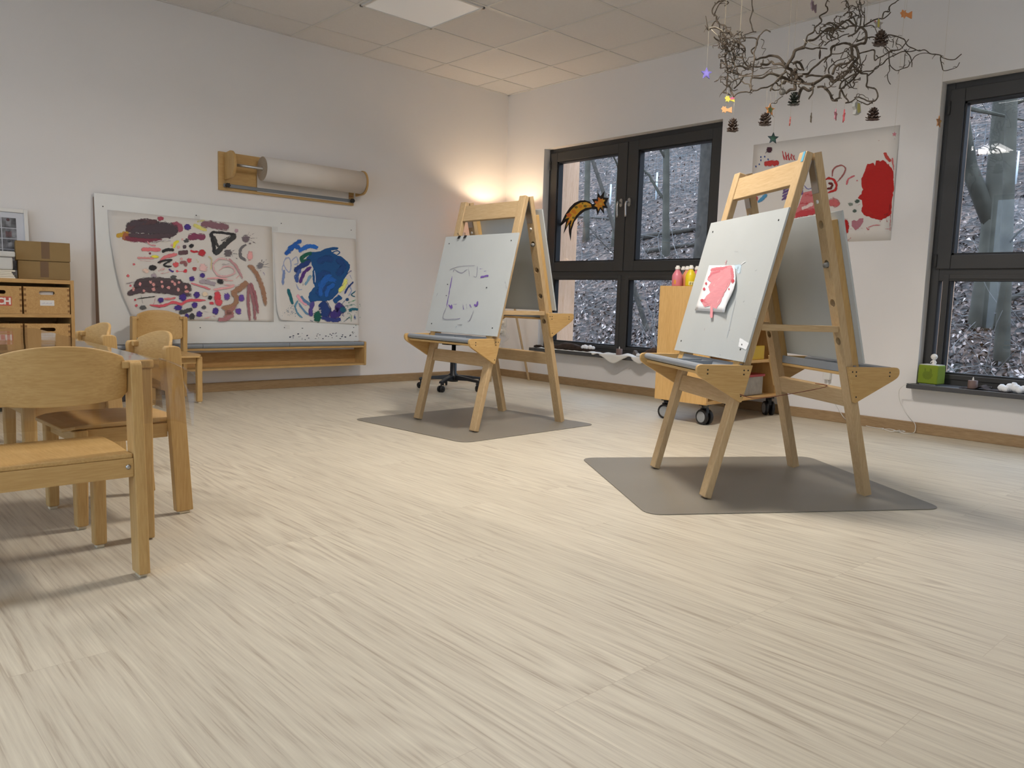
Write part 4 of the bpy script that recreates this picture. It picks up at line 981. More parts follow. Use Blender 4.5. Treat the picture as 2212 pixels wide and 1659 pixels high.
A.stroke([(390, 980), (355, 1060), (390, 1150), (450, 1210)], 26, (90, 134, 156), .8); A.stroke([(400, 1010), (470, 1110), (530, 1170)], 28, (90, 126, 156), .8); A.stroke([(260, 820), (290, 930), (320, 1030)], 46, (30, 90, 100), .85)
A.stroke([(1030, 690), (1000, 790), (930, 860)], 60, (212, 212, 110), .8); A.stroke([(1130, 730), (1060, 800), (1010, 890)], 26, B3, .85); A.stroke([(1040, 720), (970, 790)], 20, B1, .8); A.stroke([(1100, 580), (1040, 620)], 34, (60, 66, 130), .85)
A.stroke([(1060, 1010), (1160, 970)], 26, (90, 150, 110), .6); A.stroke([(1020, 1050), (1140, 1030)], 30, (70, 120, 116), .5); A.stroke([(1070, 1120), (1120, 1090), (1190, 1100)], 40, TL, .85); A.stroke([(1140, 1150), (1150, 1230)], 36, (36, 76, 130), .8); A.stroke([(1100, 1170), (1100, 1260)], 20, (120, 160, 100), .7); A.stroke([(1000, 1260), (1080, 1200)], 30, (36, 96, 110), .7); A.stroke([(1160, 850), (1100, 900), (1150, 930)], 16, TL, .7); A.stroke([(550, 1240), (590, 1255)], 26, B3, .9); A.stroke([(340, 1160), (365, 1150)], 20, B3, .9)
for k in range(46): A.blob(rng.gauss(300, 45), rng.gauss(1110, 45), rng.uniform(2, 7), rng.uniform(2, 6), (60, 96, 120), 1.)
for k in range(40): A.blob(rng.gauss(1080, 60), rng.gauss(1130, 70), rng.uniform(3, 9), rng.uniform(2, 7), (70, 120, 112), 1.)
A.done(pa2)
# strips of clear tape
for u, v in ((247, 461), (426, 470), (594, 494), (620, 706)):
    tp = MB(); tp.add([P2(u-6, v-5, .004), P2(u+6, v-4, .004), P2(u+6, v+5, .004), P2(u-6, v+4, .004)], [(0, 1, 2, 3)])
    to = tp.build('clear_tape', glass_mat('tape_film', (.97, .97, .97, 1), 2.5, .15)); to.parent = wb; to.matrix_parent_inverse = Matrix.Translation((-(BX0+BX1)/2, 0, 0))

# ================================================================== PAPER ROLL HOLDER
RX0, RX1 = -2.869, -1.728; rl = RX1-RX0
rh = thing('paper_roll_holder', 'wooden wall holder for a wide paper roll, above the wall board', 'paper holder', (RX0, 0, 1.505))
MB().box(0, rl, -.020, 0, 0, .278).build('back_panel', BIRCH, rh, bevel=.002)
RC = (-.118, .180)
for xx in (.05, rl+.022):
    n = 24; d = [(-.02, .075), (-.02, .27)]+[(RC[0]-.082*math.sin(a)-.0, RC[1]+.098*math.cos(a)) for a in [k*math.pi/n for k in range(n+1)]]
    MB().prism(d, 0, xx-.009, xx+.009).build('end_disc', BIRCH, rh, bevel=.002)
rd = MB(); rd.tube([(.045, RC[0], RC[1]), (rl+.025, RC[0], RC[1])], .010, None, 14); rd.build('rod', M_steel, rh)
MB().box(.03, rl-.02, -.034, -.026, .022, .048).build('cutter_bar', plain('grey_metal_bar', srgb(132, 136, 140), .4, metal=.6), rh, bevel=.002)
for xx in (.055, rl-.030):
    k = MB(); pts = [( .0165*(1+.14*math.cos(6*a))*math.cos(a), .0165*(1+.14*math.cos(6*a))*math.sin(a)) for a in [2*math.pi*i/36 for i in range(36)]]
    k.prism([(xx+a, .035+b) for a, b in pts], 1, -.062, -.040, None); k.tube([(xx, -.04, .035), (xx, -.02, .035)], .006, None, 10); k.build('knob', M_black, rh, bevel=.002)
lg = MB()
for i, (w_, h_) in enumerate(((.006, .008), (.005, .006), (.007, .005), (.004, .007))): lg.box(rl-.045+i*.009, rl-.045+i*.009+w_, -.0206, -.020, .07, .07+h_)
lg.build('red_print', plain('red_ink', srgb(176, 60, 50), .6), rh)
pr = thing('paper_roll', 'wide roll of off-white drawing paper on the wall holder', 'paper roll', (RX0+.29, RC[0], 1.505+RC[1]))
PL = rl-.29-.0+.005
ro = MB(); r = .090; pts = [(math.cos(2*math.pi*k/40)*r, math.sin(2*math.pi*k/40)*r) for k in range(40)]
core = [(a*.155, b*.155) for a, b in pts]
vs = [(x, a, b) for x in (0, PL) for ring in (pts, core) for a, b in ring]; fs = []
for k in range(40):
    j = (k+1) % 40; fs += [(k, j, 40+j, 40+k), (80+j, 80+k, 120+k, 120+j), (k, 80+k, 80+j, j), (40+j, 120+j, 120+k, 40+k)]
ro.add(vs, fs, None); oo = ro.build('rolled_paper', plain('drawing_paper_roll', srgb(222, 214, 204), .9, spec=.1), pr)
for i, p_ in enumerate(oo.data.polygons): p_.use_smooth = (i % 4 == 2)
en = MB(); en.add([(-.0006, a*.985, b*.985) for a, b in pts]+[(-.0006, a, b) for a, b in core], [(k, (k+1) % 40, 40+(k+1) % 40, 40+k) for k in range(40)]); en.build('roll_end', plain('roll_end_grain', srgb(184, 168, 146), .9, vary=.15, vscale=90), pr)
hs = MB(); hs.box(-.0, PL-.06, .088, .0885, -.163, .0); 
vs = []; 
for j in range(6):
    for i in range(14):
        x = (PL-.06)*i/13; vs.append((x, .0875-.002*j-.004*math.sin(i*.5)*j/5, -.145-.008*j-.006*(j/5)*math.sin(math.pi*i/13)))
hs.build('hanging_end', plain('drawing_paper_roll', srgb(222, 214, 204), .9), pr)

# ================================================================== PAINTING ON THE RIGHT WALL
def P3(u, v, l): return tuple(wr(u, v, -.002-l))
def lift3(u, v): return .002+.016*max(0, (u-1880)/60.)**2*max(0, 1-abs(v-400)/140.)
g = []
for j in range(10):
    row = []
    for i in range(14):
        s_, t_ = i/13, j/9; y = -2.695+(-3.725+2.695)*s_; z = 1.945+(1.222-1.945)*t_; x = -.0006-.014*max(0, (s_-.85)/.15)**2*math.sin(math.pi*t_)
        row.append((x, y, z))
    g.append(row)
pa3 = sheet('childs_painting', g, M_paper); tag(pa3, 'wide painting with a large red blot on the right wall behind the near easel', 'painting')
def P3c(u, v, l):
    x = -.004-l
    for _ in range(3):
        X = wr(u, v, x); s_ = (X.y+2.695)/(-1.03); t_ = (X.z-1.945)/(-.723); x = -.0006-.014*max(0, (s_-.85)/.15)**2*math.sin(math.pi*min(1, max(0, t_)))-l
    return tuple(wr(u, v, x))
A = Art(P3c, 1600, 260, 360/2133., 1.12, .0012)
R1, R2 = (178, 32, 28), (196, 76, 72)
A.poly([(1625, 555), (1650, 560), (1700, 545), (1720, 575), (1730, 510), (1790, 520), (1820, 510), (1880, 550), (1930, 620), (1965, 690), (1960, 860), (1940, 1020), (1930, 1200), (1880, 1240), (1860, 1250), (1800, 1280), (1700, 1260), (1580, 1210), (1540, 1170), (1560, 1060), (1550, 1020), (1500, 990), (1540, 940), (1560, 880), (1535, 740), (1570, 680), (1590, 640)], R1, 1.)
for pts, w in ([(1640, 560), (1600, 640)], 60), ([(1760, 510), (1780, 600)], 60), ([(1880, 560), (1900, 700)], 80), ([(1600, 760), (1720, 720)], 70), ([(1900, 840), (1860, 1000)], 80), ([(1600, 1150), (1740, 1240)], 70), ([(1545, 980), (1640, 1000)], 40): A.stroke(pts, w, (190, 44, 34), .7)
A.stroke([(1740, 1060), (1840, 1100), (1800, 1200)], 150, (136, 30, 30), .6); A.stroke([(1860, 1240), (1875, 1300)], 20, R1, .8); A.stroke([(1775, 1260), (1785, 1300)], 16, R1, .8)
A.stroke([(1840, 410), (1870, 470), (1920, 530)], 44, (190, 70, 60), .85); A.stroke([(1940, 480), (1945, 530), (1960, 640)], 22, (200, 110, 110), .5); A.stroke([(1915, 1210), (1915, 1410)], 26, (190, 80, 84), .6)
A.stroke([(1170, 720), (1180, 640), (1230, 590), (1300, 578), (1340, 620), (1310, 700), (1230, 790)], 22, (160, 96, 92), .85); A.stroke([(1080, 760), (1130, 740), (1190, 760), (1225, 830), (1210, 890), (1160, 910), (1110, 930)], 34, (190, 48, 42), .9); A.stroke([(1100, 870), (1150, 870), (1170, 820), (1120, 800)], 34, (110, 44, 40), .85)
A.stroke([(1465, 705), (1380, 750), (1355, 825)], 24, (206, 110, 116), .8); A.blob(1490, 772, 12, 9, (206, 120, 124))
for x, y, rx, ry in ((1488, 1036, 34, 26), (1408, 1074, 34, 26), (1456, 1160, 28, 24)): A.blob(x, y, rx, ry, (82, 96, 86) if x > 1410 else (128, 136, 126), .85)
A.poly([(1470, 1410), (1420, 1350), (1420, 1290), (1450, 1275), (1485, 1290), (1520, 1255), (1570, 1250), (1570, 1300), (1530, 1360)], (176, 116, 128), .95)
A.blob(1350, 1360, 40, 110, R1, .95); A.stroke([(1130, 1080), (1190, 1040), (1245, 1100)], 100, (200, 104, 104), .7); A.stroke([(1190, 980), (1180, 1080)], 40, (206, 110, 104), .8)
A.poly([(800, 920), (900, 900), (1000, 920), (980, 1060), (950, 1200), (800, 1220), (680, 1260), (700, 1180), (760, 1040)], (206, 120, 122), .95)
for pts, w in ([(700, 1220), (840, 1180), (960, 1170)], 90), ([(820, 960), (920, 950)], 60), ([(760, 1060), (900, 1060)], 60): A.stroke(pts, w, (196, 70, 76), .65)
A.stroke([(780, 1130), (830, 1110), (930, 1060)], 44, (228, 206, 200), .8)
for k in range(4): A.stroke([(540-6*k, 900+40*k), (620, 850+40*k), (720, 850+30*k), (800, 880+20*k)], 34, (108, 84, 134), .8)
A.stroke([(810, 830), (860, 880), (920, 860)], 14, (120, 116, 160), .6)
A.stroke([(190, 930), (260, 920), (345, 915)], 40, (216, 208, 116), .85); A.blob(200, 1000, 22, 36, (190, 70, 74)); A.stroke([(330, 940), (290, 990), (220, 1050)], 48, (84, 146, 186), .85)
A.stroke([(300, 560), (390, 545), (490, 550)], 80, (196, 66, 62), .95); A.blob(365, 375, 40, 42, (76, 46, 56)); A.stroke([(340, 390), (312, 425)], 26, (76, 46, 56), .95)
for x, y in ((258, 470), (308, 466), (258, 512), (350, 498), (238, 563), (195, 590)): A.blob(x, y, 9, 14, (52, 82, 148))
for k in range(5): A.stroke([(535+k*38, 390+k*12), (550+k*32, 480), (560+k*34, 510)], 12, (196, 60, 62), .8); 
A.stroke([(530, 400), (575, 500), (600, 440), (620, 510), (655, 440), (685, 500)], 8, (196, 70, 70), .8)
A.stroke([(1760, 262), (1802, 246)], 16, (176, 56, 64), .9); A.stroke([(1965, 230), (1975, 240)], 12, (160, 100, 110), .6)
A.stroke([(1630, 1370), (1700, 1345), (1790, 1340)], 14, (206, 130, 134), .6); A.stroke([(1400, 1390), (1560, 1380)], 8, (206, 130, 134), .6); A.stroke([(1610, 1370), (1630, 1400), (1640, 1380)], 12, (196, 80, 90), .7); A.stroke([(1370, 1540), (1410, 1500)], 18, (200, 110, 116), .5); A.stroke([(1580, 1440), (1595, 1450)], 6, (120, 120, 124), .7); A.stroke([(1910, 1390), (1850, 1390)], 10, (200, 110, 116), .5)
A.stroke([(1480, 1100), (1530, 1070)], 20, (206, 130, 140), .7)
A.done(pa3)

# ================================================================== COMET WINDOW PICTURE
GX = .1235
def P4(u, v, l): return tuple(wr(u, v, GX-l))
A = Art(P4, 1190, 310, 190/1167., 1.0, 0.)
def outline(pts, c, k):
    mb = MB(); q = [P4(1190+x*190/1167., 310+y*190/1167., k) for x, y in pts]
    q2 = [(p[0]+.0008, p[1], p[2]) for p in q]; n = len(q)
    mb.add(q+q2, [tuple(range(n)), tuple(range(2*n-1, n-1, -1))]+[(i, (i+1) % n, n+(i+1) % n, n+i) for i in range(n)]); return mb
tail_o = [(545, 800), (510, 770), (450, 752), (385, 755), (310, 790), (250, 850), (190, 940), (150, 1020), (106, 1115), (200, 1035), (185, 1110), (168, 1198), (235, 1070), (238, 1170), (262, 1295), (275, 1150), (310, 1040), (370, 960), (450, 895), (540, 868), (600, 872), (618, 955), (655, 870), (708, 940), (700, 855), (755, 858), (728, 800), (770, 722), (700, 715), (712, 630), (655, 700), (620, 640), (612, 735), (545, 738), (580, 800)]
cm = thing('window_picture', 'orange paper comet with black outline stuck on the left window', 'window picture', tuple(wr(1262, 450, GX)))
def fin(mb, name, mat):
    o = mb.build(name, mat, cm); o.matrix_parent_inverse = Matrix.Translation(-cm.location); return o
fin(outline(tail_o, None, 0), 'black_outline', plain('black_paper', srgb(24, 20, 20), .8))
OR = [plain('tissue_%d' % i, srgb(*c), .7) for i, c in enumerate(((214, 140, 40), (216, 170, 50), (206, 110, 50), (190, 150, 44), (120, 104, 40)))]
tail_i = [(530, 805), (470, 778), (400, 782), (330, 820), (270, 880), (225, 940), (190, 1000), (250, 980), (225, 1030), (200, 1110), (260, 1020), (275, 1020), (255, 1130), (290, 1040), (330, 960), (390, 895), (460, 855), (540, 845)]
star_i = [(582, 760), (625, 770), (630, 710), (660, 740), (690, 728), (690, 745), (720, 745), (698, 785), (718, 825), (680, 825), (690, 880), (655, 840), (628, 895), (620, 850), (576, 828), (600, 795)]
fin(outline(tail_i, None, .0006), 'orange_tissue', OR[1]); fin(outline(star_i, None, .0006), 'orange_tissue', OR[0])
pm = MB()
for (x, y, r, c) in ((240, 950, 40, 2), (300, 900, 34, 0), (335, 845, 26, 4), (390, 835, 30, 0), (455, 830, 26, 4), (490, 825, 16, 3), (420, 795, 14, 4), (300, 985, 22, 4), (320, 920, 24, 0), (520, 830, 14, 2), (600, 780, 22, 2), (640, 735, 20, 2), (700, 760, 18, 1), (660, 800, 26, 1), (600, 820, 18, 1), (680, 850, 14, 4), (630, 860, 14, 1), (235, 1040, 18, 2), (265, 1080, 10, 1)):
    a0 = rng.random()*3; q = [P4(1190+(x+r*math.cos(a0+a))*190/1167., 310+(y+r*.8*math.sin(a0+a))*190/1167., .0008) for a in (0, 1.3, 2.6, 3.9, 5.1)]
    pm.add(q, [(0, 1, 2, 3, 4)], OR[c])
fin(pm, 'tissue_pattern', None)

# ================================================================== CORNER: FLOOR LAMP, STOOL, SOCKET
LX, LY = -.31, -.31
lp = thing('floor_lamp', 'tripod floor lamp glowing in the room corner behind the far easel', 'floor lamp', (LX, LY, 0))
for a in (-33, 95, 205):
    rr_ = .30 if a == -33 else .2
    ex, ey = rr_*math.cos(R(a)), rr_*math.sin(R(a)); m = MB(); d = Vector((ex, ey, 0)).normalized(); n = Vector((-d.y, d.x, 0))
    q = []
    for (rd_, z) in ((rr_, 0), (.03, 1.16)):
        c = d*rd_+Vector((0, 0, z)); q += [c+n*.017+d*.009, c-n*.017+d*.009, c-n*.017-d*.009, c+n*.017-d*.009]
    m.add(q, [(3, 2, 1, 0), (4, 5, 6, 7), (0, 1, 5, 4), (1, 2, 6, 5), (2, 3, 7, 6), (3, 0, 4, 7)]); m.build('leg', BEECH, lp, bevel=.003)
m = MB(); m.lathe([(0, 1.12), (.045, 1.12), (.045, 1.19), (.014, 1.2), (.014, 1.42), (.02, 1.42), (.02, 1.46), (0, 1.46)], None, 20); m.build('lamp_stem', M_steel, lp)
def shade_material():
    m, nt, b, N, L = new_mat('warm_fabric_shade'); out = N['Material Output']
    b.inputs['Base Color'].default_value = srgb(232, 218, 196); b.inputs['Roughness'].default_value = .9
    t = N.new('ShaderNodeBsdfTranslucent'); t.inputs['Color'].default_value = srgb(236, 200, 150)
    mx = N.new('ShaderNodeMixShader'); mx.inputs['Fac'].default_value = .35
    L.new(b.outputs[0], mx.inputs[1]); L.new(t.outputs[0], mx.inputs[2]); L.new(mx.outputs[0], out.inputs['Surface']); return m
m = MB(); m.lathe([(.215, 1.20), (.165, 1.62), (.163, 1.62), (.213, 1.20), (.215, 1.20)], None, 40); m.build('lamp_shade', shade_material(), lp)
m = MB(); m.lathe([(0, 1.46), (.018, 1.465), (.026, 1.475), (.026, 1.48), (.018, 1.488), (0, 1.49)], None, 16); m.build('bulb', emit_mat('lamp_bulb', (1, .70, .40, 1), 12.), lp)
l = bpy.data.lights.new('bulb_light', 'POINT'); l.energy = 8.5; l.color = (1, .78, .54); l.shadow_soft_size = .034
lo = bpy.data.objects.new('bulb_light', l); COL.objects.link(lo); lo.parent = lp; lo.location = (0, 0, 1.53)

st = thing('swivel_stool', 'black swivel stool on castors behind the far easel', 'stool', (-1.165, -.70, 0))
m = MB(); m.lathe([(0, .065), (.042, .065), (.046, .12), (.028, .135), (.028, .25), (.018, .252), (.018, .375), (0, .375)], None, 24); m.build('gas_column', M_black, st)
for k in range(5):
    a = R(139+72*k); d = Vector((math.cos(a), math.sin(a), 0)); n = Vector((-d.y, d.x, 0)); m = MB(); q = []
    for (r_, z0, z1, w_) in ((.03, .078, .122, .024), (.16, .082, .108, .020), (.285, .072, .090, .016)):
        c = d*r_; q += [c+n*w_+Vector((0, 0, z0)), c-n*w_+Vector((0, 0, z0)), c-n*w_*.8+Vector((0, 0, z1)), c+n*w_*.8+Vector((0, 0, z1))]
    f = []
    for s_ in (0, 4): f += [(s_+i, s_+(i+1) % 4, s_+4+(i+1) % 4, s_+4+i) for i in range(4)]
    m.add(q, f+[(3, 2, 1, 0), (8, 9, 10, 11)]); lg = m.build('base_arm', M_black, st, bevel=.004)
    ca = R(139+72*k+70); cn = Vector((math.cos(ca), math.sin(ca), 0)); cc = d*.272; w_ = MB()
    for sgn in (-1, 1):
        p0 = cc+cn*(sgn*.006)+Vector((0, 0, .027)); p1 = cc+cn*(sgn*.023)+Vector((0, 0, .027)); w_.tube([p0, p0+(p1-p0)*.15, p1-(p1-p0)*.15, p1], [.022, .0265, .0265, .022], None, 20)
    w_.tube([cc+Vector((0, 0, .03)), cc+Vector((0, 0, .075))], .006, None, 8); w_.tube([cc-cn*.023+Vector((0, 0, .027)), cc+cn*.023+Vector((0, 0, .027))], .008, None, 10)
    w_.build('castor', M_black, lg)
m = MB(); m.lathe([(0, .375), (.10, .375), (.10, .383), (.185, .39), (.2, .41), (.195, .44), (.15, .452), (0, .455)], None, 32); m.build('seat', M_black, st)

so = thing('wall_socket', 'white wall sockets with a plugged lead beside the corner behind the far easel', 'socket', tuple(wr(1088, 706, -.001)))
m = MB()
for k in range(2): m.prism(rrect(-.041, .041, -.085+k*.084, -.003+k*.084, .008), 0, -.011, 0)
m.build('socket_plate', M_white, so, bevel=.002)
for k in range(2): m = MB(); m.tube([(-.011, 0, -.044+k*.084), (-.04, 0, -.044+k*.084)], .019, None, 16); m.build('plug', M_white, so, bevel=.002)
m = MB(); m.tube(smoothpts([(-.04, 0, -.044), (-.06, .01, -.07), (-.05, .05, -.14), (-.02, .07, -.2), (-.02, .06, -.29)], 5), .003, None, 8); m.build('lead', M_white, so)
m = MB(); m.tube(smoothpts([(-.04, 0, .04), (-.06, -.03, .02), (-.05, -.14, -.09), (-.04, -.05, -.15), (-.03, .1, -.2)], 5), .0022, None, 8); m.build('lead', M_white, so)

# charger lead that runs to the sill of the right window
chp = wr(1787, 806, -.02)
cg = thing('charger_cable', 'thin white charger lead from the wall plug along the skirting to the right sill', 'cable', tuple(chp))
m = MB(); m.box(-.012, .019, -.024, .024, -.045, .02); m.build('plug', M_white, cg, bevel=.004)
pts = [wr(1788, 818, -.022), wr(1790, 838, -.022), wr(1799, 862, -.02), wr(1810, 881, -.02), wr(1824, 903, -.03)]+[fl(u, v, .004) for u, v in ((1840, 911), (1860, 917), (1892, 924), (1923, 926), (1945, 934), (1961, 937), (1973, 935))]+[wr(1977, 929, -.025), wr(1976, 915, -.025), wr(1957, 891, -.022), wr(1944, 867, -.03), wr(1942, 845, -.06), wr(1950, 834, -.10), wr(1962, 829, -.085)]
pts = [Vector(p) for p in pts]; 
for p in pts: p.z = max(p.z, .004)
pts += [Vector((-.07, -3.96, .322)), Vector((-.06, -3.975, .322))]
m = MB(); m.tube([p-chp for p in smoothpts(pts, 5)], .0021, None, 6); m.build('lead', M_white, cg)
for k in range(2):
    m = MB(); q = [fl(1905, 925+k*2, .006), fl(1925, 932-k*5, .008), fl(1944, 929+k*4, .006), fl(1955, 933-k*3, .006), fl(1930, 931, .010)]
    m.tube([p-chp for p in smoothpts(q, 5)], .0021, None, 6); m.build('lead_loop', M_white, cg)

# ================================================================== PAINT TROLLEY
TX0, TX1, TY0, TY1 = -1.0, -.06, -3.07, -2.665
tro = thing('paint_trolley', 'light wooden trolley on castors between window and near easel', 'trolley', (TX0, TY1, 0)); tw, td = TX1-TX0, TY1-TY0
MB().box(0, .019, -td, 0, .135, .887).build('side_panel', LAMI, tro, bevel=.002); MB().box(tw-.019, tw, -td, 0, .135, .887).build('side_panel', LAMI, tro, bevel=.002)
MB().box(.019, tw-.019, -.015, -.003, .135, .887).build('rear_panel', LAMI, tro)
for i, z in enumerate((.137, .388, .622, .868)): MB().box(.019, tw-.019, -td, -.015, z, z+.019).build('shelf', LAMI, tro, bevel=.002)
for cx_, cy_, an in ((.075, -.05, 8), (.075, -td+.055, -12), (tw-.06, -td+.055, -40), (tw-.06, -.05, 30)):
    c = MB(); Mx = Matrix.Translation((cx_, cy_, 0)) @ Matrix.Rotation(R(an), 4, 'Z')
    def wheel(mb, x0, x1, r, mat=None):
        mb.tube([Mx @ Vector((x0, 0, .05)), Mx @ Vector((x0+(x1-x0)*.12, 0, .05)), Mx @ Vector((x1-(x1-x0)*.12, 0, .05)), Mx @ Vector((x1, 0, .05))], [r*.9, r, r, r*.9], mat, 32)
    wheel(c, -.033, -.012, .05); wheel(c, .012, .033, .05)
    c.prism([(-.006, .04), (.03, .06), (.028, .105), (-.022, .112), (-.03, .075)], 0, -.0115, .0115, None, Mx)
    c.tube([Mx @ Vector((0, 0, .10)), Mx @ Vector((0, 0, .124))], .022, None, 16); c.box(-.028, .028, -.028, .028, .123, .1365, None, Mx)
    co = c.build('castor', M_black, tro)
    hb_ = MB(); wheel(hb_, -.0345, -.0325, .036); wheel(hb_, .0325, .0345, .036); hb_.build('hub_cap', plain('grey_hub', srgb(150, 152, 152), .5), co)
# things in and on the trolley
def simple(name, label, cat, mb, mat, loc, group=None, bevel=.0, rz=0.):
    o = mb.build(name, mat, None, bevel=bevel, loc=loc); o.rotation_euler.z = rz; return tag(o, label, cat, group)
bn = thing('storage_tub', 'clear plastic tub with red lid on the bottom shelf of the trolley', 'tub', (-.37, -2.90, .157))
m = MB(); n_ = 0; m.box(-.155, .155, -.12, .12, 0, .003); 
m.prism(rrect(-.155, .155, -.12, .12, .02), 2, .0005, .128); m.build('tub_body', plain('clear_tub_plastic', srgb(176, 170, 160), .25, vary=.25, vscale=18), bn)
m = MB(); m.prism(rrect(-.165, .165, -.13, .13, .022), 2, .128, .145); m.build('lid', plain('red_lid', srgb(176, 44, 54), .35), bn, bevel=.003)
m = MB(); m.box(-.10, .10, -.06, .06, 0, .028); m.box(-.09, .09, -.05, .05, .028, .05); simple('paper_tray', 'small pale tray on the bottom shelf of the trolley, beside the tub', 'tray', m, plain('pale_grey_plastic', srgb(170, 164, 152), .4), (-.64, -2.97, .157), bevel=.003)
m = MB(); m.box(-.085, .085, -.06, .06, 0, .095); yb = simple('yellow_box', 'yellow box on the middle shelf of the trolley', 'box', m, plain('yellow_plastic', srgb(212, 176, 34), .4), (-.37, -2.99, .408), bevel=.004)
m = MB(); m.lathe([(0, 0), (.02, .003), (.03, .02), (.03, .035), (.02, .052), (0, .057)], None, 20); simple('red_ball', 'small red ball on the upper shelf of the trolley', 'ball', m, plain('red_plastic', srgb(170, 40, 36), .35), (-.36, -3.02, .642))
def bottle(x, u, col, label, capc=(236, 232, 222), lab=None):
    p = wr(u, 600, x); t = thing('paint_bottle', label, 'paint bottle', (x, p.y, .8875), 0, 'paint bottles on the trolley')
    m = MB(); m.lathe([(0, 0), (.031, 0), (.034, .004), (.034, .066), (.031, .076), (.016, .101), (.013, .106), (.013, .114), (0, .114)], None, 28); m.build('bottle_body', plain('paint_bottle_%d_%d' % (col[0], col[1]), srgb(*col), .35), t)
    m = MB(); m.lathe([(0, .108), (.0155, .108), (.0165, .112), (.0165, .124), (.011, .127), (.011, .134), (0, .135)], None, 20); m.build('cap', plain('cap_%d' % capc[0], srgb(*capc), .4), t)
    if lab:
        m = MB(); a0, a1 = R(lab[1]), R(lab[2]); n = 10; vs = [(.0344*math.cos(a0+(a1-a0)*i/n), .0344*math.sin(a0+(a1-a0)*i/n), z) for z in (lab[3], lab[4]) for i in range(n+1)]
        m.add(vs, [(i, i+1, n+2+i, n+1+i) for i in range(n)]); lo_ = m.build('label', plain('lab_%d_%d' % lab[0][:2], srgb(*lab[0]), .5), t)
        if lab[5:]:
            g_ = MB()
            for (b0, b1, z0, z1) in lab[5]:
                q = [(.0347*math.cos(R(b)), .0347*math.sin(R(b)), z) for b, z in ((b0, z0), (b1, z0), (b1+lab[6], z1), (b0+lab[6], z1))]; g_.add(q, [(0, 1, 2, 3)])
            g_.build('label_print', plain('dark_print', srgb(54, 48, 40), .6), lo_)
bottle(-.93, 1463, (222, 128, 140), 'pink paint bottle with white cap, leftmost on the trolley', lab=((226, 150, 60), 178, 205, .012, .04))
bottle(-.83, 1475.5, (70, 66, 66), 'dark paint bottle with white cap behind the pink and yellow ones on the trolley')
bottle(-.86, 1484, (226, 150, 110), 'peach paint bottle on the trolley, just behind the yellow one', lab=((224, 120, 50), 200, 260, .008, .035))
bottle(-.955, 1492, (234, 206, 36), 'yellow paint bottle with white cap on the trolley', lab=((236, 222, 150), 195, 262, .006, .030, [(205, 210, .008, .024), (214, 219, .008, .024), (232, 238, .008, .024), (246, 250, .008, .016)], 6))
bottle(-.84, 1505, (216, 120, 136), 'pink paint bottle half hidden by the near easel board, rightmost on the trolley')
m = MB(); m.add([(0, 0, 0), (.04, -.05, .03), (.09, -.09, .045), (.10, -.11, .03), (.06, -.07, .01), (.02, -.02, -.02)], [(0, 1, 4, 5), (1, 2, 3, 4)])
pl = fl(1518, 878, .13); 
tpz = wl(1512, 872, -3.075); o = m.build('loose_tape', glass_mat('amber_tape', (.86, .78, .62, 1), 2.5, .15), tro); o.location = (tpz.x-TX0+.02, tpz.y-TY1, tpz.z-.01)
m = MB(); m.tube(smoothpts([epos(E_NEAR, EW+.0185, .43, .02, 1), epos(E_NEAR, EW+.012, .44, -.08, 1), epos(E_NEAR, .18, .46, -.03, -1), epos(E_NEAR, .06, .455, -.001, -1)], 4), .0014, None, 6)
o = m.build('cord', plain('red_cord', srgb(120, 56, 48), .8)); tag(o, 'thin dark red cord tied across the lower part of the near easel', 'cord')

# ================================================================== THINGS ON THE SILLS
SZ = .3182
def lumps(name, label, cat, P, spec, mat, group=None, seed=1):
    bm = bmesh.new(); r2 = random.Random(seed)
    for (x, y, z, r) in spec:
        ret = bmesh.ops.create_icosphere(bm, subdivisions=2, radius=r, matrix=Matrix.Translation((x, y, z)))
        for v in ret['verts']: v.co += (v.co-Vector((x, y, z))).normalized()*r*.22*mnoise.noise(v.co*(1.4/r)+Vector((seed, 0, 0)))
        for v in ret['verts']: v.co.z = max(v.co.z, 0)
    me = bpy.data.meshes.new(name); bm.to_mesh(me); bm.free(); me.materials.append(mat)
    for p_ in me.polygons: p_.use_smooth = True
    o = bpy.data.objects.new(name, me); COL.objects.link(o); o.location = P; return tag(o, label, cat, group)
def sillp(u, v, x): q = wr(u, v, x); return (x, q.y, SZ)
# bark on the left sill
a = sillp(1152, 742, -.03); b = sillp(1310, 752, -.03)
m = MB(); P_ = []; Rr = []
for k in range(26):
    t = k/25; y = a[1]+(b[1]-a[1])*t; h = .02+.030*math.exp(-((t-.50)/.16)**2)+.010*mnoise.noise((t*9, 1, 0))-.010*(t > .85)-.006*(t < .25)
    P_.append((-.015+.015*mnoise.noise((t*5, 3, 0)), y, SZ+h*.75)); Rr.append(max(.006, h*.72))
m.tube(P_, Rr, None, 12); bo = m.build('bark_piece', M_dark_wood)
for v in bo.data.vertices:
    n_ = mnoise.noise(v.co*38); v.co += Vector((.006*n_, 0, .008*mnoise.noise(v.co*60))); v.co.z = max(v.co.z, SZ)
tag(bo, 'long piece of dark bark lying on the left window sill', 'bark')
lumps('cotton_wool', 'white cotton wool puff on the bark on the left sill', 'cotton wool', (-.02, wr(1268, 748, -.02).y, SZ+.030), [(0, .05, .012, .018), (0, .02, .016, .021), (-.01, -.01, .013, .019), (0, -.04, .015, .022), (.005, -.07, .012, .017)], M_cotton, 'cotton wool on the sills', 3)
lumps('cotton_wool', 'small white cotton tuft at the left end of the left sill', 'cotton wool', (.02, wr(1159, 738, .02).y, SZ), [(0, 0, .03, .018), (0, .025, .02, .016), (.01, -.02, .02, .014)], M_cotton, 'cotton wool on the sills', 5)
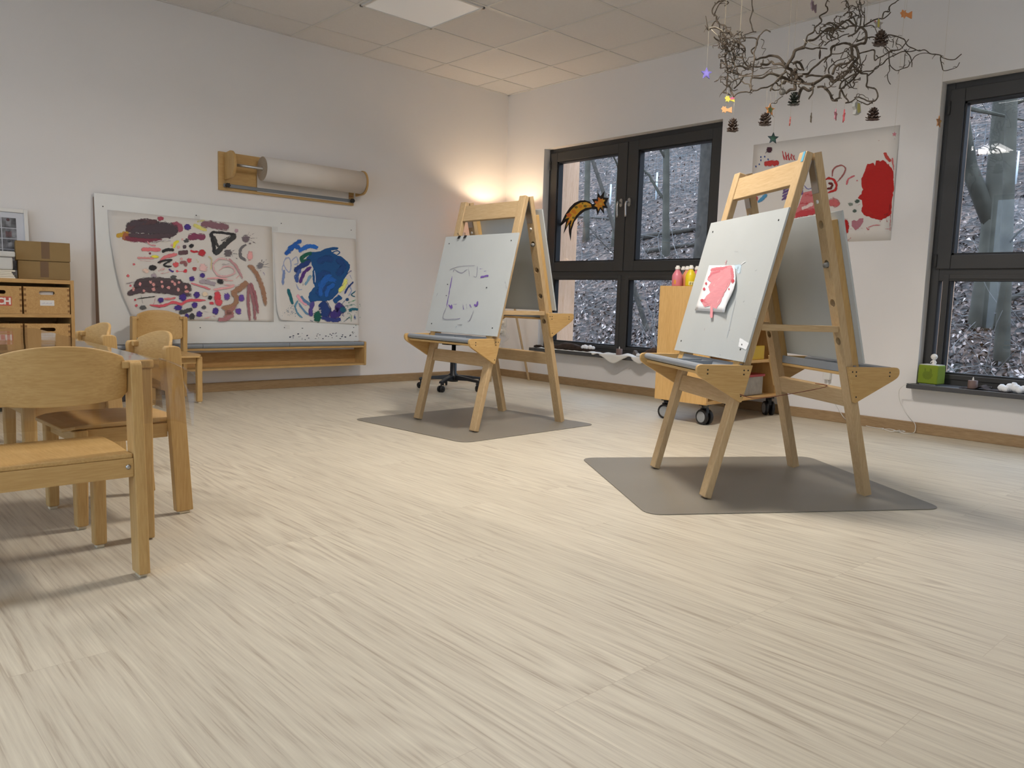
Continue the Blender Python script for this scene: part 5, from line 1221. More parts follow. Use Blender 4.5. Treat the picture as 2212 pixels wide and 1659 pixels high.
lumps('cotton_wool', 'small white cotton tuft by the right end of the cloth on the left sill', 'cotton wool', (-.06, wr(1378, 766, -.06).y, SZ+.005), [(0, 0, .014, .016), (0, -.024, .012, .014)], M_cotton, 'cotton wool on the sills', 6)
# white cloth trailing along and over the front of the sill
yA, yB = wr(1162, 752, -.08).y, wr(1398, 772, -.09).y
M_cloth = plain('white_gauze_cloth', srgb(226, 224, 218), .9, spec=.1)
g = []
NY = 60
def uof(t): return 1162+(1398-1162)*t
for k in range(NY):
    t = k/(NY-1); y = yA+(yB-yA)*t; u = uof(t)
    drop = .070*math.exp(-((u-1335)/19)**2)+.052*math.exp(-((u-1386)/13)**2)+.012*math.exp(-((u-1290)/20)**2)
    ris = .022*math.exp(-((u-1355)/9)**2)+.014*math.exp(-((u-1318)/12)**2)+.010*math.exp(-((u-1285)/10)**2)
    row = []
    for i in range(14):
        s_ = i/13; wv = .004*mnoise.noise((y*26, s_*4, 0))+.003*math.sin(y*70+s_*3)
        x0 = -.03 if u < 1270 else .0
        if s_ < .55: x = x0+(-.099-x0)*(s_/.55); z = SZ+.0035+max(0, wv)+ris*math.sin(math.pi*min(1, s_/.55))
        else:
            f = (s_-.55)/.45; x = -.099-.006*f-.010*math.sin(f*2)*(drop > .02)+wv*f; z = SZ+.003-drop*f if drop > .012 else SZ+.0035-.0005*f
            if drop <= .012: x = -.0985+.012*f
        row.append((x, y, z))
    g.append(row)
cl_ = sheet('draped_cloth', g, M_cloth, None, .001); tag(cl_, 'white gauze cloth trailing along the left sill and over its front', 'cloth')
def candle(P, label):
    t = thing('led_candle', label, 'candle', P, 0, 'brown candles on the sills')
    m = MB(); m.lathe([(0, 0), (.026, 0), (.0265, .003), (.0265, .050), (.024, .051), (.018, .046), (0, .045)], None, 28); m.build('candle_body', plain('brown_wax', srgb(116, 94, 88), .6), t)
    m = MB(); m.lathe([(0, .045), (.0045, .048), (.0055, .056), (.003, .067), (0, .074)], None, 12); m.build('flame_tip', plain('white_flame_tip', srgb(240, 238, 232), .4), t)
p = wr(1337.5, 762, -.045); candle((-.045, p.y, SZ+.006), 'brown candle standing on the white cloth on the left sill')
p = wr(2101, 832, -.035); candle((-.035, p.y, SZ), 'brown candle on the right sill beside the green box')
# folded grey felt and driftwood at the right of the left sill
y0_ = wr(1366, 755, -.0).y; y1_ = wr(1382, 755, 0).y
m = MB(); m.prism([(y0_, SZ), (y0_-.02, SZ+.055), (y0_-.05, SZ+.03), (y1_-.04, SZ)], 0, -.01, .03); o = m.build('felt_piece', plain('grey_brown_felt', srgb(104, 96, 90), .95), None, bevel=.004); tag(o, 'folded grey-brown felt piece on the left sill', 'felt')
ya_ = wr(1384, 758, -.02).y; yb_ = wr(1420, 745, -.02).y
m = MB(); P_ = smoothpts([(-.03, ya_, SZ+.014), (-.02, ya_-.05, SZ+.03), (-.01, (ya_+yb_)/2, SZ+.05), (-.01, yb_+.03, SZ+.06), (0, yb_-.03, SZ+.055), (0, yb_-.12, SZ+.03)], 5)
m.tube(P_, [.012+.014*math.sin(math.pi*i/(len(P_)-1))+.005*mnoise.noise((i*.7, 0, 0)) for i in range(len(P_))], None, 10); 
for k in range(4): m.tube([P_[12+k*2], P_[12+k*2]+Vector((-.01, -.012+.008*k, .022)), P_[12+k*2]+Vector((-.012, -.02+.012*k, .038))], [.008, .006, .002], None, 7)
o = m.build('driftwood', plain('brown_driftwood', srgb(100, 76, 60), .9, bump=.8, bscale=60, vary=.4, vscale=30)); tag(o, 'knobbly brown driftwood on the left sill beside the trolley', 'driftwood')

# green audio box and what stands beside it on the right sill
gx = thing('audio_box', 'green cube-shaped audio player on the right window sill', 'audio player', (-.012, -4.045, SZ), R(-6))
MB().box(-.052, .052, -.060, .060, .006, .124).build('body', plain('lime_green_fabric', srgb(122, 142, 34), .8, bump=.3, bscale=500), gx, bevel=.008, seg=3)
MB().box(-.046, .046, -.054, .054, .1238, .1262).build('top_plate', M_white, gx); MB().box(-.045, .045, -.05, .05, 0, .007).build('base_plate', M_grey, gx)
m = MB()
for r_ in range(15):
    for c_ in range(13):
        x, y = (c_-6)*15.5, (r_-8)*15.5
        ear = (c_ in (2, 3) and -125 < y < 0) or (c_ in (9, 10, 11) and -130 < y < 0)
        if x*x+(y-5)**2 < 97**2 and (y > -70 or ear) or ear and abs(y) < 125 and c_ != (11 if r_ < 1 else 99):
            yy, zz = -x*.000298, .064-y*.000298
            m.add([(-.0524, yy+.0015*math.cos(k*1.0472), zz+.0015*math.sin(k*1.0472)) for k in range(6)], [tuple(range(6))])
m.build('speaker_grille', plain('dark_hole_green', srgb(44, 54, 22), .9), gx)
fg = thing('toy_figure', 'small white toy figure standing on the green audio box', 'figurine', (-.012, -4.052, SZ+.1264))
m = MB(); m.lathe([(0, 0), (.014, 0), (.013, .004), (.008, .012), (.011, .020), (.008, .027), (.006, .029), (.014, .034), (.0195, .044), (.0195, .052), (.014, .062), (.006, .066), (0, .067)], None, 20)
for s_ in (-1, 1): m.tube([(-.002, s_*.008, .024), (-.004, s_*.015, .015), (-.006, s_*.016, .008)], [.0035, .003, .0025], None, 7)
m.build('figure_body', M_white, fg)
lumps('cotton_wool', 'pile of white cotton wool balls at the right end of the right sill', 'cotton wool', (-.035, wr(2190, 838, -.035).y, SZ), [(-.01, .055, .022, .024), (0, .02, .026, .027), (-.01, -.015, .026, .026), (.0, -.05, .024, .025), (-.02, .035, .018, .022), (-.02, -.035, .018, .022), (0, .0, .042, .02), (0, -.085, .022, .024)], M_cotton, 'cotton wool on the sills', 9)
g = []
ya_, yb_ = wr(2075, 836, -.05).y, wr(2185, 846, -.05).y
for k in range(24):
    t = k/23; row = []
    for i in range(8):
        s_ = i/7; x = .02-.10*s_; z = SZ+.002+.028*math.exp(-((t-.42)/.07)**2)*(1-.3*s_)+.004*abs(mnoise.noise((t*11, s_*3, 2)))
        row.append((x, ya_+(yb_-ya_)*t, z))
    g.append(row)
o = sheet('dark_cloth', g, plain('dark_brown_cloth', srgb(58, 46, 42), .95, vary=.3, vscale=12), None, .0015); tag(o, 'crumpled dark brown cloth on the right sill', 'cloth')
lumps('pebble', 'dark flat pebble on the cloth on the right sill', 'stone', (.045, wr(2137, 832, .045).y, SZ+.004), [(0, 0, .006, .010), (0, -.012, .006, .009), (0, .010, .005, .008)], plain('dark_stone', srgb(52, 48, 48), .5), None, 4)

# ================================================================== HANGING BRANCH AND ORNAMENTS
M_twig = plain('corkscrew_hazel_bark', srgb(92, 80, 66), .8, bump=.8, bscale=120, vary=.45, vscale=60)
DB = 4.2
def crA(x, y, dd=0.): return at(1500+x*.18083, y*.18083, DB+dd)
def crB(x, y, dd=0.): return at(1780+x*.18079, y*.18079, DB+dd)
TW = [
 ('A', 26, [(1310, 560), (1230, 590), (1190, 660), (1140, 740), (1115, 800), (1160, 850), (1210, 900), (1270, 940), (1330, 985), (1400, 1000)], 0), ('A', 17, [(1300, 560), (1350, 490), (1420, 470), (1480, 440), (1560, 360), (1660, 330)], .05), ('A', 11, [(1300, 560), (1400, 585), (1480, 575), (1580, 590)], -.06),
 ('A', 18, [(1090, 770), (1020, 690), (950, 660), (880, 670), (800, 690), (720, 710)], .08), ('A', 20, [(1100, 820), (1020, 770), (950, 780), (925, 740), (880, 770), (800, 765)], -.08), ('A', 18, [(1050, 920), (970, 890), (880, 890), (800, 920), (700, 930)], -.1), ('A', 26, [(1210, 820), (1220, 900), (1200, 1000), (1210, 1080), (1150, 1080), (1090, 1120)], -.05),
 ('A', 26, [(1230, 1180), (1250, 1110), (1290, 1060), (1340, 1080), (1380, 1080), (1420, 1030)], 0), ('A', 20, [(1180, 770), (1250, 740), (1290, 790), (1310, 850)], .1), ('A', 24, [(1400, 1000), (1480, 970), (1540, 930), (1600, 910), (1660, 930)], 0), ('A', 16, [(1290, 890), (1370, 870), (1430, 800), (1500, 750), (1580, 690), (1630, 650), (1640, 590), (1680, 540)], .12),
 ('A', 16, [(1330, 910), (1420, 895), (1520, 905), (1600, 920)], .06), ('A', 18, [(1560, 1040), (1620, 1130), (1660, 1200), (1700, 1200)], 0), ('A', 11, [(1420, 1030), (1410, 1110), (1370, 1160), (1360, 1185)], -.04), ('A', 10, [(1000, 960), (880, 1040), (800, 1055), (740, 1080), (690, 1070), (640, 1010), (590, 985), (550, 960)], -.06),
 ('A', 10, [(680, 1080), (680, 960), (700, 860), (710, 740), (720, 620), (740, 540), (760, 440), (800, 400), (860, 360), (920, 380)], -.12), ('A', 9, [(700, 650), (680, 600), (740, 540), (730, 460), (640, 450), (560, 455), (490, 470)], .04), ('A', 10, [(470, 1150), (540, 1110), (620, 1100), (660, 1100), (680, 1040)], 0), ('A', 13, [(470, 1150), (430, 1060), (390, 1000), (400, 920), (400, 850), (380, 780)], 0),
 ('A', 10, [(430, 1140), (380, 1110), (345, 1105), (380, 1050), (390, 1000)], .03), ('A', 12, [(390, 780), (370, 680), (400, 600), (350, 540), (310, 500), (260, 470), (240, 440)], .05), ('A', 11, [(450, 440), (430, 390), (390, 360), (370, 300), (310, 290), (270, 260), (260, 190), (220, 160), (210, 110), (260, 50), (340, 10), (400, 30), (360, 70)], 0), ('A', 7, [(240, 190), (265, 110), (300, 40), (350, 15)], .02),
 ('A', 6, [(170, 350), (130, 300)], 0), ('A', 6, [(170, 350), (150, 270), (140, 190)], 0), ('A', 9, [(170, 350), (230, 330), (320, 370), (370, 440), (400, 520), (450, 560)], 0), ('A', 8, [(210, 310), (250, 260), (300, 300), (310, 400), (300, 480)], .05),
 ('A', 7, [(700, 380), (680, 290), (670, 220), (700, 120), (690, 60), (685, -20)], 0), ('A', 6, [(740, 380), (700, 380), (640, 400), (580, 430), (545, 500)], 0), ('A', 11, [(460, 480), (560, 530), (600, 590), (570, 660), (600, 740), (640, 790), (720, 790)], 0), ('A', 13, [(480, 800), (560, 790), (640, 810), (700, 800)], .03), ('A', 9, [(420, 850), (500, 880), (570, 905), (640, 890), (700, 880)], -.03),
 ('A', 6, [(480, 960), (560, 930), (680, 905), (800, 900), (860, 860), (920, 820), (1040, 810), (1120, 830), (1200, 880), (1320, 885)], -.16), ('A', 10, [(470, 1060), (540, 980), (600, 900), (640, 880)], .02), ('A', 18, [(1010, 950), (1060, 880), (1110, 850)], -.12), ('A', 22, [(1020, 900), (1130, 960), (1200, 930), (1290, 900)], -.02), ('A', 16, [(1040, 1000), (1080, 960), (1150, 900), (1230, 830)], .07), ('A', 11, [(910, 1080), (930, 1010), (990, 950), (1060, 940)], 0),
 ('A', 4, [(1060, 1150), (1000, 1190), (980, 1230), (920, 1240), (900, 1290), (910, 1370), (870, 1430), (830, 1470)], -.1), ('A', 11, [(1340, 490), (1360, 420), (1420, 380), (1440, 330), (1500, 280), (1520, 240), (1500, 200), (1580, 140), (1590, 90), (1570, 60), (1610, -20)], 0), ('A', 3, [(1330, 820), (1380, 740), (1450, 710)], 0), ('A', 3, [(1560, 880), (1570, 810), (1540, 790)], 0), ('A', 3, [(790, 470), (830, 490), (800, 570), (850, 590), (810, 660)], .1), ('A', 4, [(240, 970), (290, 950), (310, 920), (370, 930), (380, 960)], 0),
 ('A', 5, [(790, 810), (880, 810), (1000, 800)], -.14), ('A', 5, [(1100, 970), (1180, 1000), (1300, 1005), (1400, 1020)], -.16), ('A', 12, [(720, 790), (790, 800), (820, 710)], 0), ('A', 14, [(1150, 870), (1170, 960), (1260, 980)], -.1),
 ('B', 16, [(-80, 1040), (0, 1040), (50, 1090), (90, 1180), (130, 1200), (170, 1170), (200, 1080), (250, 1030), (330, 950), (400, 880), (460, 830)], 0), ('B', 24, [(0, 920), (60, 920), (110, 970), (160, 940), (230, 910), (290, 850), (340, 790), (380, 730), (400, 660), (390, 570), (330, 540), (300, 520)], .02), ('B', 19, [(110, 880), (140, 800), (200, 770), (260, 760), (330, 720), (380, 690)], -.08),
 ('B', 15, [(300, 520), (230, 520), (150, 530), (90, 570), (80, 650), (30, 700), (0, 740)], .08), ('B', 22, [(350, 720), (340, 640), (330, 560), (370, 540), (440, 520), (490, 520)], 0), ('B', 18, [(490, 520), (500, 440), (500, 380), (460, 320), (420, 340), (400, 370), (340, 420), (290, 430)], 0), ('B', 10, [(460, 320), (520, 280), (600, 240), (660, 215), (700, 220), (760, 180), (800, 140)], .05), ('B', 9, [(690, 220), (715, 150), (780, 140), (780, 90), (820, 50), (870, 20), (910, -20)], .05),
 ('B', 11, [(380, 490), (450, 470), (530, 450), (600, 445)], .04), ('B', 15, [(0, 370), (80, 360), (150, 330), (220, 280), (290, 240), (360, 290), (380, 340)], 0), ('B', 12, [(0, 310), (50, 270), (110, 290), (180, 340), (260, 350)], .06), ('B', 10, [(370, 380), (380, 280), (360, 210), (310, 220), (290, 240)], 0), ('B', 9, [(310, 220), (340, 170), (300, 150), (250, 165), (240, 190)], 0), ('B', 8, [(420, 320), (440, 220), (430, 150), (410, 80), (440, -20)], .03), ('B', 6, [(480, 300), (485, 200), (450, 150), (440, 70), (420, 0)], -.03),
 ('B', 7, [(300, 110), (290, 40), (240, -10)], 0), ('B', 7, [(760, 410), (810, 410), (890, 450), (960, 480), (990, 540), (1060, 575), (1130, 605), (1200, 590), (1260, 635), (1340, 650), (1400, 660), (1420, 690), (1480, 715), (1550, 715), (1600, 690), (1640, 650)], 0), ('B', 6, [(1400, 660), (1390, 720), (1410, 800), (1430, 850), (1500, 835), (1590, 805), (1625, 750)], .05), ('B', 9, [(430, 640), (480, 625), (550, 605), (600, 610), (605, 720), (650, 700), (720, 660), (800, 610), (880, 600), (940, 570), (1010, 470)], -.05),
 ('B', 9, [(530, 910), (580, 860), (620, 810), (700, 760), (770, 700), (850, 650), (940, 610), (1020, 610), (1090, 600)], 0), ('B', 6, [(780, 610), (770, 660), (790, 780), (860, 840), (930, 820), (1000, 800), (1040, 740), (1090, 670), (1180, 640), (1260, 635)], .08), ('B', 6, [(960, 590), (1020, 660), (1050, 740), (1060, 800)], 0), ('B', 4, [(970, 640), (960, 720), (950, 800), (890, 800)], -.04), ('B', 5, [(780, 780), (780, 840), (760, 890), (770, 960), (800, 1000)], .08),
 ('B', 11, [(520, 890), (520, 960), (510, 1030), (600, 1050), (630, 1100), (630, 1160), (600, 1210), (530, 1215), (480, 1190), (420, 1160), (370, 1170)], 0), ('B', 12, [(210, 1080), (250, 1160), (290, 1210), (260, 1230), (330, 1210), (380, 1180)], 0), ('B', 8, [(590, 1210), (520, 1250), (450, 1220), (400, 1200)], .02), ('B', 7, [(440, 870), (500, 850), (580, 850), (640, 810), (670, 750), (680, 690)], .04), ('B', 14, [(330, 780), (400, 830), (450, 870), (520, 890)], 0), ('B', 6, [(710, 550), (770, 620), (830, 610)], .03),
 ('B', 8, [(60, 880), (60, 820), (110, 760), (160, 720), (260, 690), (320, 660)], .05), ('B', 11, [(150, 930), (230, 860), (330, 830), (420, 800), (430, 720), (410, 620), (400, 560)], -.06), ('B', 4, [(880, 460), (860, 520), (910, 540), (940, 580)], 0), ('B', 4, [(810, 470), (830, 500), (810, 570)], 0), ('B', 9, [(0, 540), (60, 500), (140, 460), (230, 430), (300, 410)], .1), ('B', 9, [(160, 960), (120, 1000), (60, 1040), (0, 1060)], -.05), ('B', 5, [(80, 640), (180, 640), (260, 600), (350, 520), (430, 380)], -.1),
 ('B', 6, [(120, 600), (140, 540), (180, 500)], .05), ('B', 5, [(200, 700), (250, 590), (300, 600), (290, 680), (320, 740)], -.02), ('B', 6, [(20, 740), (30, 800), (0, 860)], .03), ('B', 13, [(180, 1060), (210, 980), (300, 930), (380, 870)], .05), ('B', 8, [(30, 370), (40, 450), (70, 470)], -.03), ('B', 7, [(90, 400), (130, 350), (130, 270)], .04), ('B', 5, [(480, 320), (560, 310), (610, 330), (640, 420)], .1)]
brm = MB()
def twig(P, r0, r1=None, n=7):
    P = smoothpts(P, 4); k = len(P); r1 = r0*.55 if r1 is None else r1
    P = [p+Vector((mnoise.noise(p*21), mnoise.noise(p*21+Vector((9, 0, 0))), mnoise.noise(p*21+Vector((0, 7, 0)))))*(.004+r0*.5) for p in P]
    rad = [(r0+(r1-r0)*i/(k-1))*(1+.22*mnoise.noise(P[i]*70)) for i in range(k)]; brm.tube(P, rad, None, n)
    return P
ALLP = []
for c, r, pts, dd in TW:
    f = crA if c == 'A' else crB; r_ = r*.5*.181*DB/FPX*1.3+.0009; q = []
    for i, (x, y) in enumerate(pts):
        w_ = .10*mnoise.noise((x*.004+(9 if c == 'B' else 0), y*.004, 1.7)); q.append(f(x, y, dd*1.3+w_))
    P = twig(q, r_*1.1, r_*.78, 8 if r > 9 else 6); ALLP += [(p, r_) for p in P[2:-2:3]]
r3 = random.Random(11)
def curl(f, cx, cy, rx, ry, n, r, dd=.12):
    for _ in range(n):
        x, y = r3.gauss(cx, rx), r3.gauss(cy, ry); a = r3.random()*6.28; d = r3.uniform(-dd, dd); q = []
        for k in range(r3.randint(5, 9)):
            q.append(f(x, y, d)); a += r3.uniform(-1.3, 1.3); st_ = r3.uniform(22, 42); x += math.cos(a)*st_; y += math.sin(a)*st_; d += r3.uniform(-.03, .03)
            x = min(max(x, cx-2.6*rx), cx+2.6*rx); y = min(max(y, cy-2.6*ry), cy+2.6*ry)
        twig(q, r*.5*.181*DB/FPX*1.25+.0006, None, 5)
curl(crA, 450, 560, 60, 70, 34, 9); curl(crA, 420, 760, 42, 45, 20, 7); curl(crA, 420, 960, 40, 60, 12, 6, .06); curl(crA, 640, 780, 50, 40, 10, 6); curl(crA, 350, 420, 50, 60, 9, 7)
curl(crB, 330, 170, 60, 60, 12, 7); curl(crB, 250, 320, 100, 50, 12, 9); curl(crB, 300, 780, 80, 80, 14, 11); curl(crB, 200, 930, 90, 50, 10, 10); curl(crB, 860, 550, 60, 50, 7, 4); curl(crA, 1150, 900, 90, 70, 10, 14, .16); curl(crA, 1560, 430, 60, 50, 6, 9); curl(crB, 60, 420, 50, 50, 6, 8); curl(crB, 420, 1180, 60, 20, 4, 5)
for p, r_ in r3.sample(ALLP, 120):   # short side spurs
    d = Vector((r3.gauss(0, 1), r3.gauss(0, 1), r3.gauss(0, 1))).normalized()*r3.uniform(.012, .035); twig([p, p+d*.6+Vector((0, 0, .004)), p+d], min(.003, r_*.7), .0012, 5)
bc = crB(200, 700)
br = thing('hanging_branch', 'tangle of twisted brown hazel branches hanging from the ceiling near the right wall', 'branch', tuple(bc))
o = brm.build('branches', M_twig, br); o.matrix_parent_inverse = Matrix.Translation(-bc)
for c, x, y, dd in (('A', 365, 290, 0), ('A', 540, 490, 0), ('A', 1112, 720, 0), ('A', 1190, 600, .02), ('B', 500, 300, .02)):
    p = (crA if c == 'A' else crB)(x, y, dd); m = MB(); m.tube([p-bc, Vector((p.x, p.y, H))-bc], .0016 if c == 'A' and x < 600 else .0007, None, 6); m.build('hanging_string', M_string, br)
# wrapped twine on the branch
m = MB()
for q in ([(1330, 480), (1310, 500), (1350, 520), (1300, 470)], [(1350, 490), (1420, 530), (1520, 560)], [(180, 330), (250, 320), (330, 360), (380, 440)], [(1050, 960), (1040, 1020), (1010, 1040)], [(200, 350), (240, 390), (300, 440)]):
    m.tube([crA(x, y, -.05)-bc for x, y in q], .0014, None, 5)
m.build('twine_wrap', M_string, br)

def star_poly(n, r0, r1, a0=math.pi/2): return [((r0 if k % 2 == 0 else r1)*math.cos(a0+k*math.pi/n), (r0 if k % 2 == 0 else r1)*math.sin(a0+k*math.pi/n)) for k in range(2*n)]
def facing(u, v, D, yaw=0., roll=0.):
    """upright frame turned toward the camera by yaw: local x across, local z up, local y away"""
    p = at(u, v, D); return p, YAW-math.pi/2+R(yaw), R(roll)
def thread(t, p, zloc=0., top=None):
    m = MB(); zt = (H if top is None else top); m.tube([(0, 0, zloc), (0, 0, zt-p.z)], .0005, None, 5); m.build('thread', M_string, t)
def salt(name, u, v, label, poly, col, yaw=0, roll=0, D=DB, th=.006, top=None, accents=()):
    p, rz, ro = facing(u, v, D, yaw); t = thing(name, label, 'ornament', tuple(p), rz, 'salt dough ornaments on the branch')
    q = [(x*math.cos(ro)-y*math.sin(ro), x*math.sin(ro)+y*math.cos(ro)) for x, y in poly]
    MB().prism(q, 1, -th/2, th/2).build('dough_shape', plain('dough_%d_%d_%d' % col, srgb(*col), .6, vary=.15, vscale=60), t, bevel=.0012)
    for (pl_, c2) in accents:
        qq = [(x*math.cos(ro)-y*math.sin(ro), x*math.sin(ro)+y*math.cos(ro)) for x, y in pl_]
        MB().prism(qq, 1, -th/2-.0009, -th/2-.0002).build('painted_patch', plain('dough_%d_%d_%d' % c2, srgb(*c2), .6), t)
    thread(t, p, max(y for x, y in q)*.7, top)
s5 = star_poly(5, .033, .015)
def comet(s=1.): return [(x*s, y*s) for x, y in [(-.035, .006), (-.026, .012), (-.024, .022), (-.014, .016), (-.004, .022), (-.004, .010), (.010, .006), (.034, .020), (.036, -.020), (.006, -.010), (-.002, -.012), (-.006, -.022), (-.015, -.014), (-.026, -.018), (-.024, -.007)]]
salt('star_ornament', 1526, 159, 'purple dough star hanging left of the branch', s5, (122, 112, 190), 8, 0, DB-.02, .007, crA(172, 350).z, [(star_poly(5, .020, .010), (138, 128, 204))])
salt('comet_ornament', 1576, 214, 'yellow and pink comet ornament under the left end of the branch', comet(.8), (232, 224, 90), 0, 180, DB, .006, crA(430, 1140).z, [([(.0, .004), (.026, .016), (.028, .0), (.004, -.004)], (226, 120, 150))])
salt('comet_ornament', 1569, 237, 'orange comet ornament below the yellow one, under the left end of the branch', comet(.85), (232, 176, 120), 0, 10, DB-.02, .006, crA(380, 1100).z)
salt('star_ornament', 1663, 237, 'orange star with green glitter above a pine cone', s5, (226, 150, 84), 20, 12, DB, .006, crA(880, 1060).z, [(star_poly(5, .018, .010), (96, 124, 76))])
salt('comet_ornament', 1706.5, 262, 'thin red and cream comet seen edge-on, first from the left under the branch middle', comet(.9), (206, 120, 110), 74, 100, DB, .006, crA(1140, 1100).z)
salt('star_ornament', 1752, 255, 'tiny brown star seen edge-on under the branch middle', [(x*.55, y*.9) for x, y in s5], (128, 112, 88), 60, 0, DB+.05, .005, crA(1390, 1170).z)
salt('star_ornament', 1805, 248, 'pink dough star turned half sideways under the right of the branch', s5, (206, 136, 150), 56, 0, DB, .006, crB(140, 1190).z)
salt('star_ornament', 1823, 251, 'red dough star seen edge-on beside the pink star', [(x, y*1.12) for x, y in s5], (206, 90, 96), 76, -10, DB+.01, .006, crB(230, 1060).z)
salt('star_ornament', 1897, 52, 'grey star with a yellow stripe above the large pine cone', s5, (176, 166, 158), 14, 6, DB-.02, .006, None, [([(-.006, .026), (.006, .022), (.006, -.018), (-.006, -.016)], (196, 186, 90)), ([(-.030, .014), (-.02, .006), (-.018, .014)], (200, 90, 100))])
salt('comet_ornament', 1957, 31, 'orange comet ornament hanging right of the branch', comet(1.), (232, 152, 88), 10, -58, DB, .007)
salt('comet_ornament', 1757, 14, 'mauve comet ornament at the top edge of the photo above the branch', comet(1.15), (150, 128, 140), 50, -75, DB, .007)
salt('star_ornament', 1670, 299, 'dark green star hanging above the wall painting', s5, (48, 66, 70), 5, -4, DB, .006, crA(940, 1000).z, [(star_poly(5, .018, .010), (54, 90, 72))])
salt('star_ornament', 2028, 263, 'brown-orange star hanging in front of the right window edge', s5, (176, 124, 78), 40, 8, DB, .006, None, [([(.004, .0), (.016, .008), (.016, -.006)], (206, 170, 70))])
salt('comet_ornament', 1932, 290, 'small pink ornament hanging low over the wall painting', [(x*.4, y*.4) for x, y in s5], (206, 130, 140), 0, 0, DB, .005, None)
p, rz, ro = facing(1850, 232, DB, 24); t = thing('paper_ornament', 'grey and yellow folded paper ornament hanging at the right of the branch', 'ornament', tuple(p), rz)
MB().prism([(-.022, .022), (-.004, .026), (.016, .022), (.026, -.026), (.008, -.04), (-.014, -.038), (-.010, -.014), (-.024, .002)], 1, -.01, .01).build('folded_paper', plain('silver_paper', srgb(176, 176, 170), .4), t, bevel=.001)
MB().prism([(-.004, .02), (.012, .018), (.020, -.02), (.004, -.032), (-.004, -.012)], 1, -.0112, -.0102).build('yellow_strip', plain('yellow_paper', srgb(196, 186, 106), .5), t); thread(t, p, .02, crB(430, 880).z)
# bauble and dangling twig
p = at(1690, 199, DB-.06); t = thing('glass_bauble', 'small dull grey bauble below the thick middle of the branch', 'ornament', tuple(p)); m = MB(); m.lathe([(0, -.017)]+[(.017*math.cos(a), .017*math.sin(a)) for a in [R(-75+15*k) for k in range(11)]]+[(0, .017)], None, 20); m.build('bauble_body', plain('grey_glass', srgb(120, 116, 108), .25), t); m = MB(); m.tube([(0, 0, .016), (0, 0, .026)], .004, None, 8); m.build('cap', M_steel, t)
p = at(1771, 117, DB-.06); t = thing('seed_pod', 'thin dark seed pod dangling from a twig in the branch middle', 'ornament', tuple(p)); m = MB(); m.lathe([(0, -.028), (.004, -.022), (.006, -.006), (.005, .012), (.002, .024), (0, .028)], None, 10); m.build('pod', M_dark_wood, t); thread(t, p, .02, p.z+.045)

# pine cones: overlapping scales on a spiral
M_cone = plain('pine_cone_scale', srgb(84, 66, 54), .5, vary=.35, vscale=80); M_cone_g = plain('glittered_scale', srgb(52, 58, 48), .3, vary=.4, vscale=120)
def cone_mesh(h, r, seed, openness=1.):
    """open pine cone standing on its wide base: six rings of spread scales round a dark core"""
    m = MB(); q = random.Random(seed)
    m.lathe([(0, -h*.5), (r*.55, -h*.46), (r*.50, -h*.38), (r*.26, -h*.1), (r*.16, h*.25), (0, h*.42)], None, 12)
    rings = [(-.43, .98, 10, .02), (-.32, 1.02, 9, .10), (-.12, .92, 7, .17), (.07, .78, 6, .21), (.23, .58, 5, .23), (.33, .34, 4, .2)]
    for ri, (zz, ln, n_, up) in enumerate(rings):
        for k in range(n_):
            a = 2*math.pi*(k+.5*(ri % 2))/n_+q.uniform(-.12, .12); L_ = r*ln*(1+q.uniform(-.10, .08)); w_ = math.pi*r*ln/n_*.66; up_ = h*(up+q.uniform(-.02, .03)); z = h*zz+q.uniform(-.01, .01)*h; ca, sa = math.cos(a), math.sin(a)
            top = []; 
            for rr_, ww, dz in ((r*.12, .35, 0), (L_*.72, 1., up_*.55), (L_*.97, .8, up_)):
                for s_ in (-1, 1): y = s_*w_*ww; top.append((rr_*ca-y*sa, rr_*sa+y*ca, z+dz))
            top.append((L_*1.06*ca, L_*1.06*sa, z+up_+h*.02)); th = h*.045; bot = [(x, y, zz_-th) for x, y, zz_ in top]
            m.add(top+bot, [(0, 1, 3, 2), (2, 3, 5, 4), (4, 5, 6), (7, 9, 10, 8), (9, 11, 12, 10), (11, 13, 12), (0, 2, 9, 7), (2, 4, 11, 9), (4, 6, 13, 11), (6, 5, 12, 13), (5, 3, 10, 12), (3, 1, 8, 10)])
    return m
for k, (u, v, hpx, wpx, topz, label, mat) in enumerate(((1583, 271, 27, 24, crA(475, 1155).z, 'brown pine cone hanging lowest at the left, in front of the window corner', M_cone), (1653, 258, 26, 26, crA(860, 1060).z, 'brown pine cone with a pale twig across it, under the orange star', M_cone), (1715.5, 214, 27, 24, crA(1210, 1090).z, 'dark glittery pine cone hooked under the middle of the branch', M_cone_g),
        (1886, 247, 26, 27, crB(590, 1215).z, 'brown pine cone hanging lowest at the right of the branch', M_cone), (1902.5, 83, 30, 31, crB(660, 215).z, 'large brown pine cone high at the right of the branch', M_cone))):
    p = at(u, v, DB-.03); sc_ = DB/FPX; t = thing('pine_cone', label, 'pine cone', tuple(p), k*1.1, 'pine cones on the branch'); cone_mesh(hpx*sc_, wpx*sc_*.5, k, 1.2).build('cone', mat, t); thread(t, p, hpx*sc_*.4, max(topz, p.z+.03))

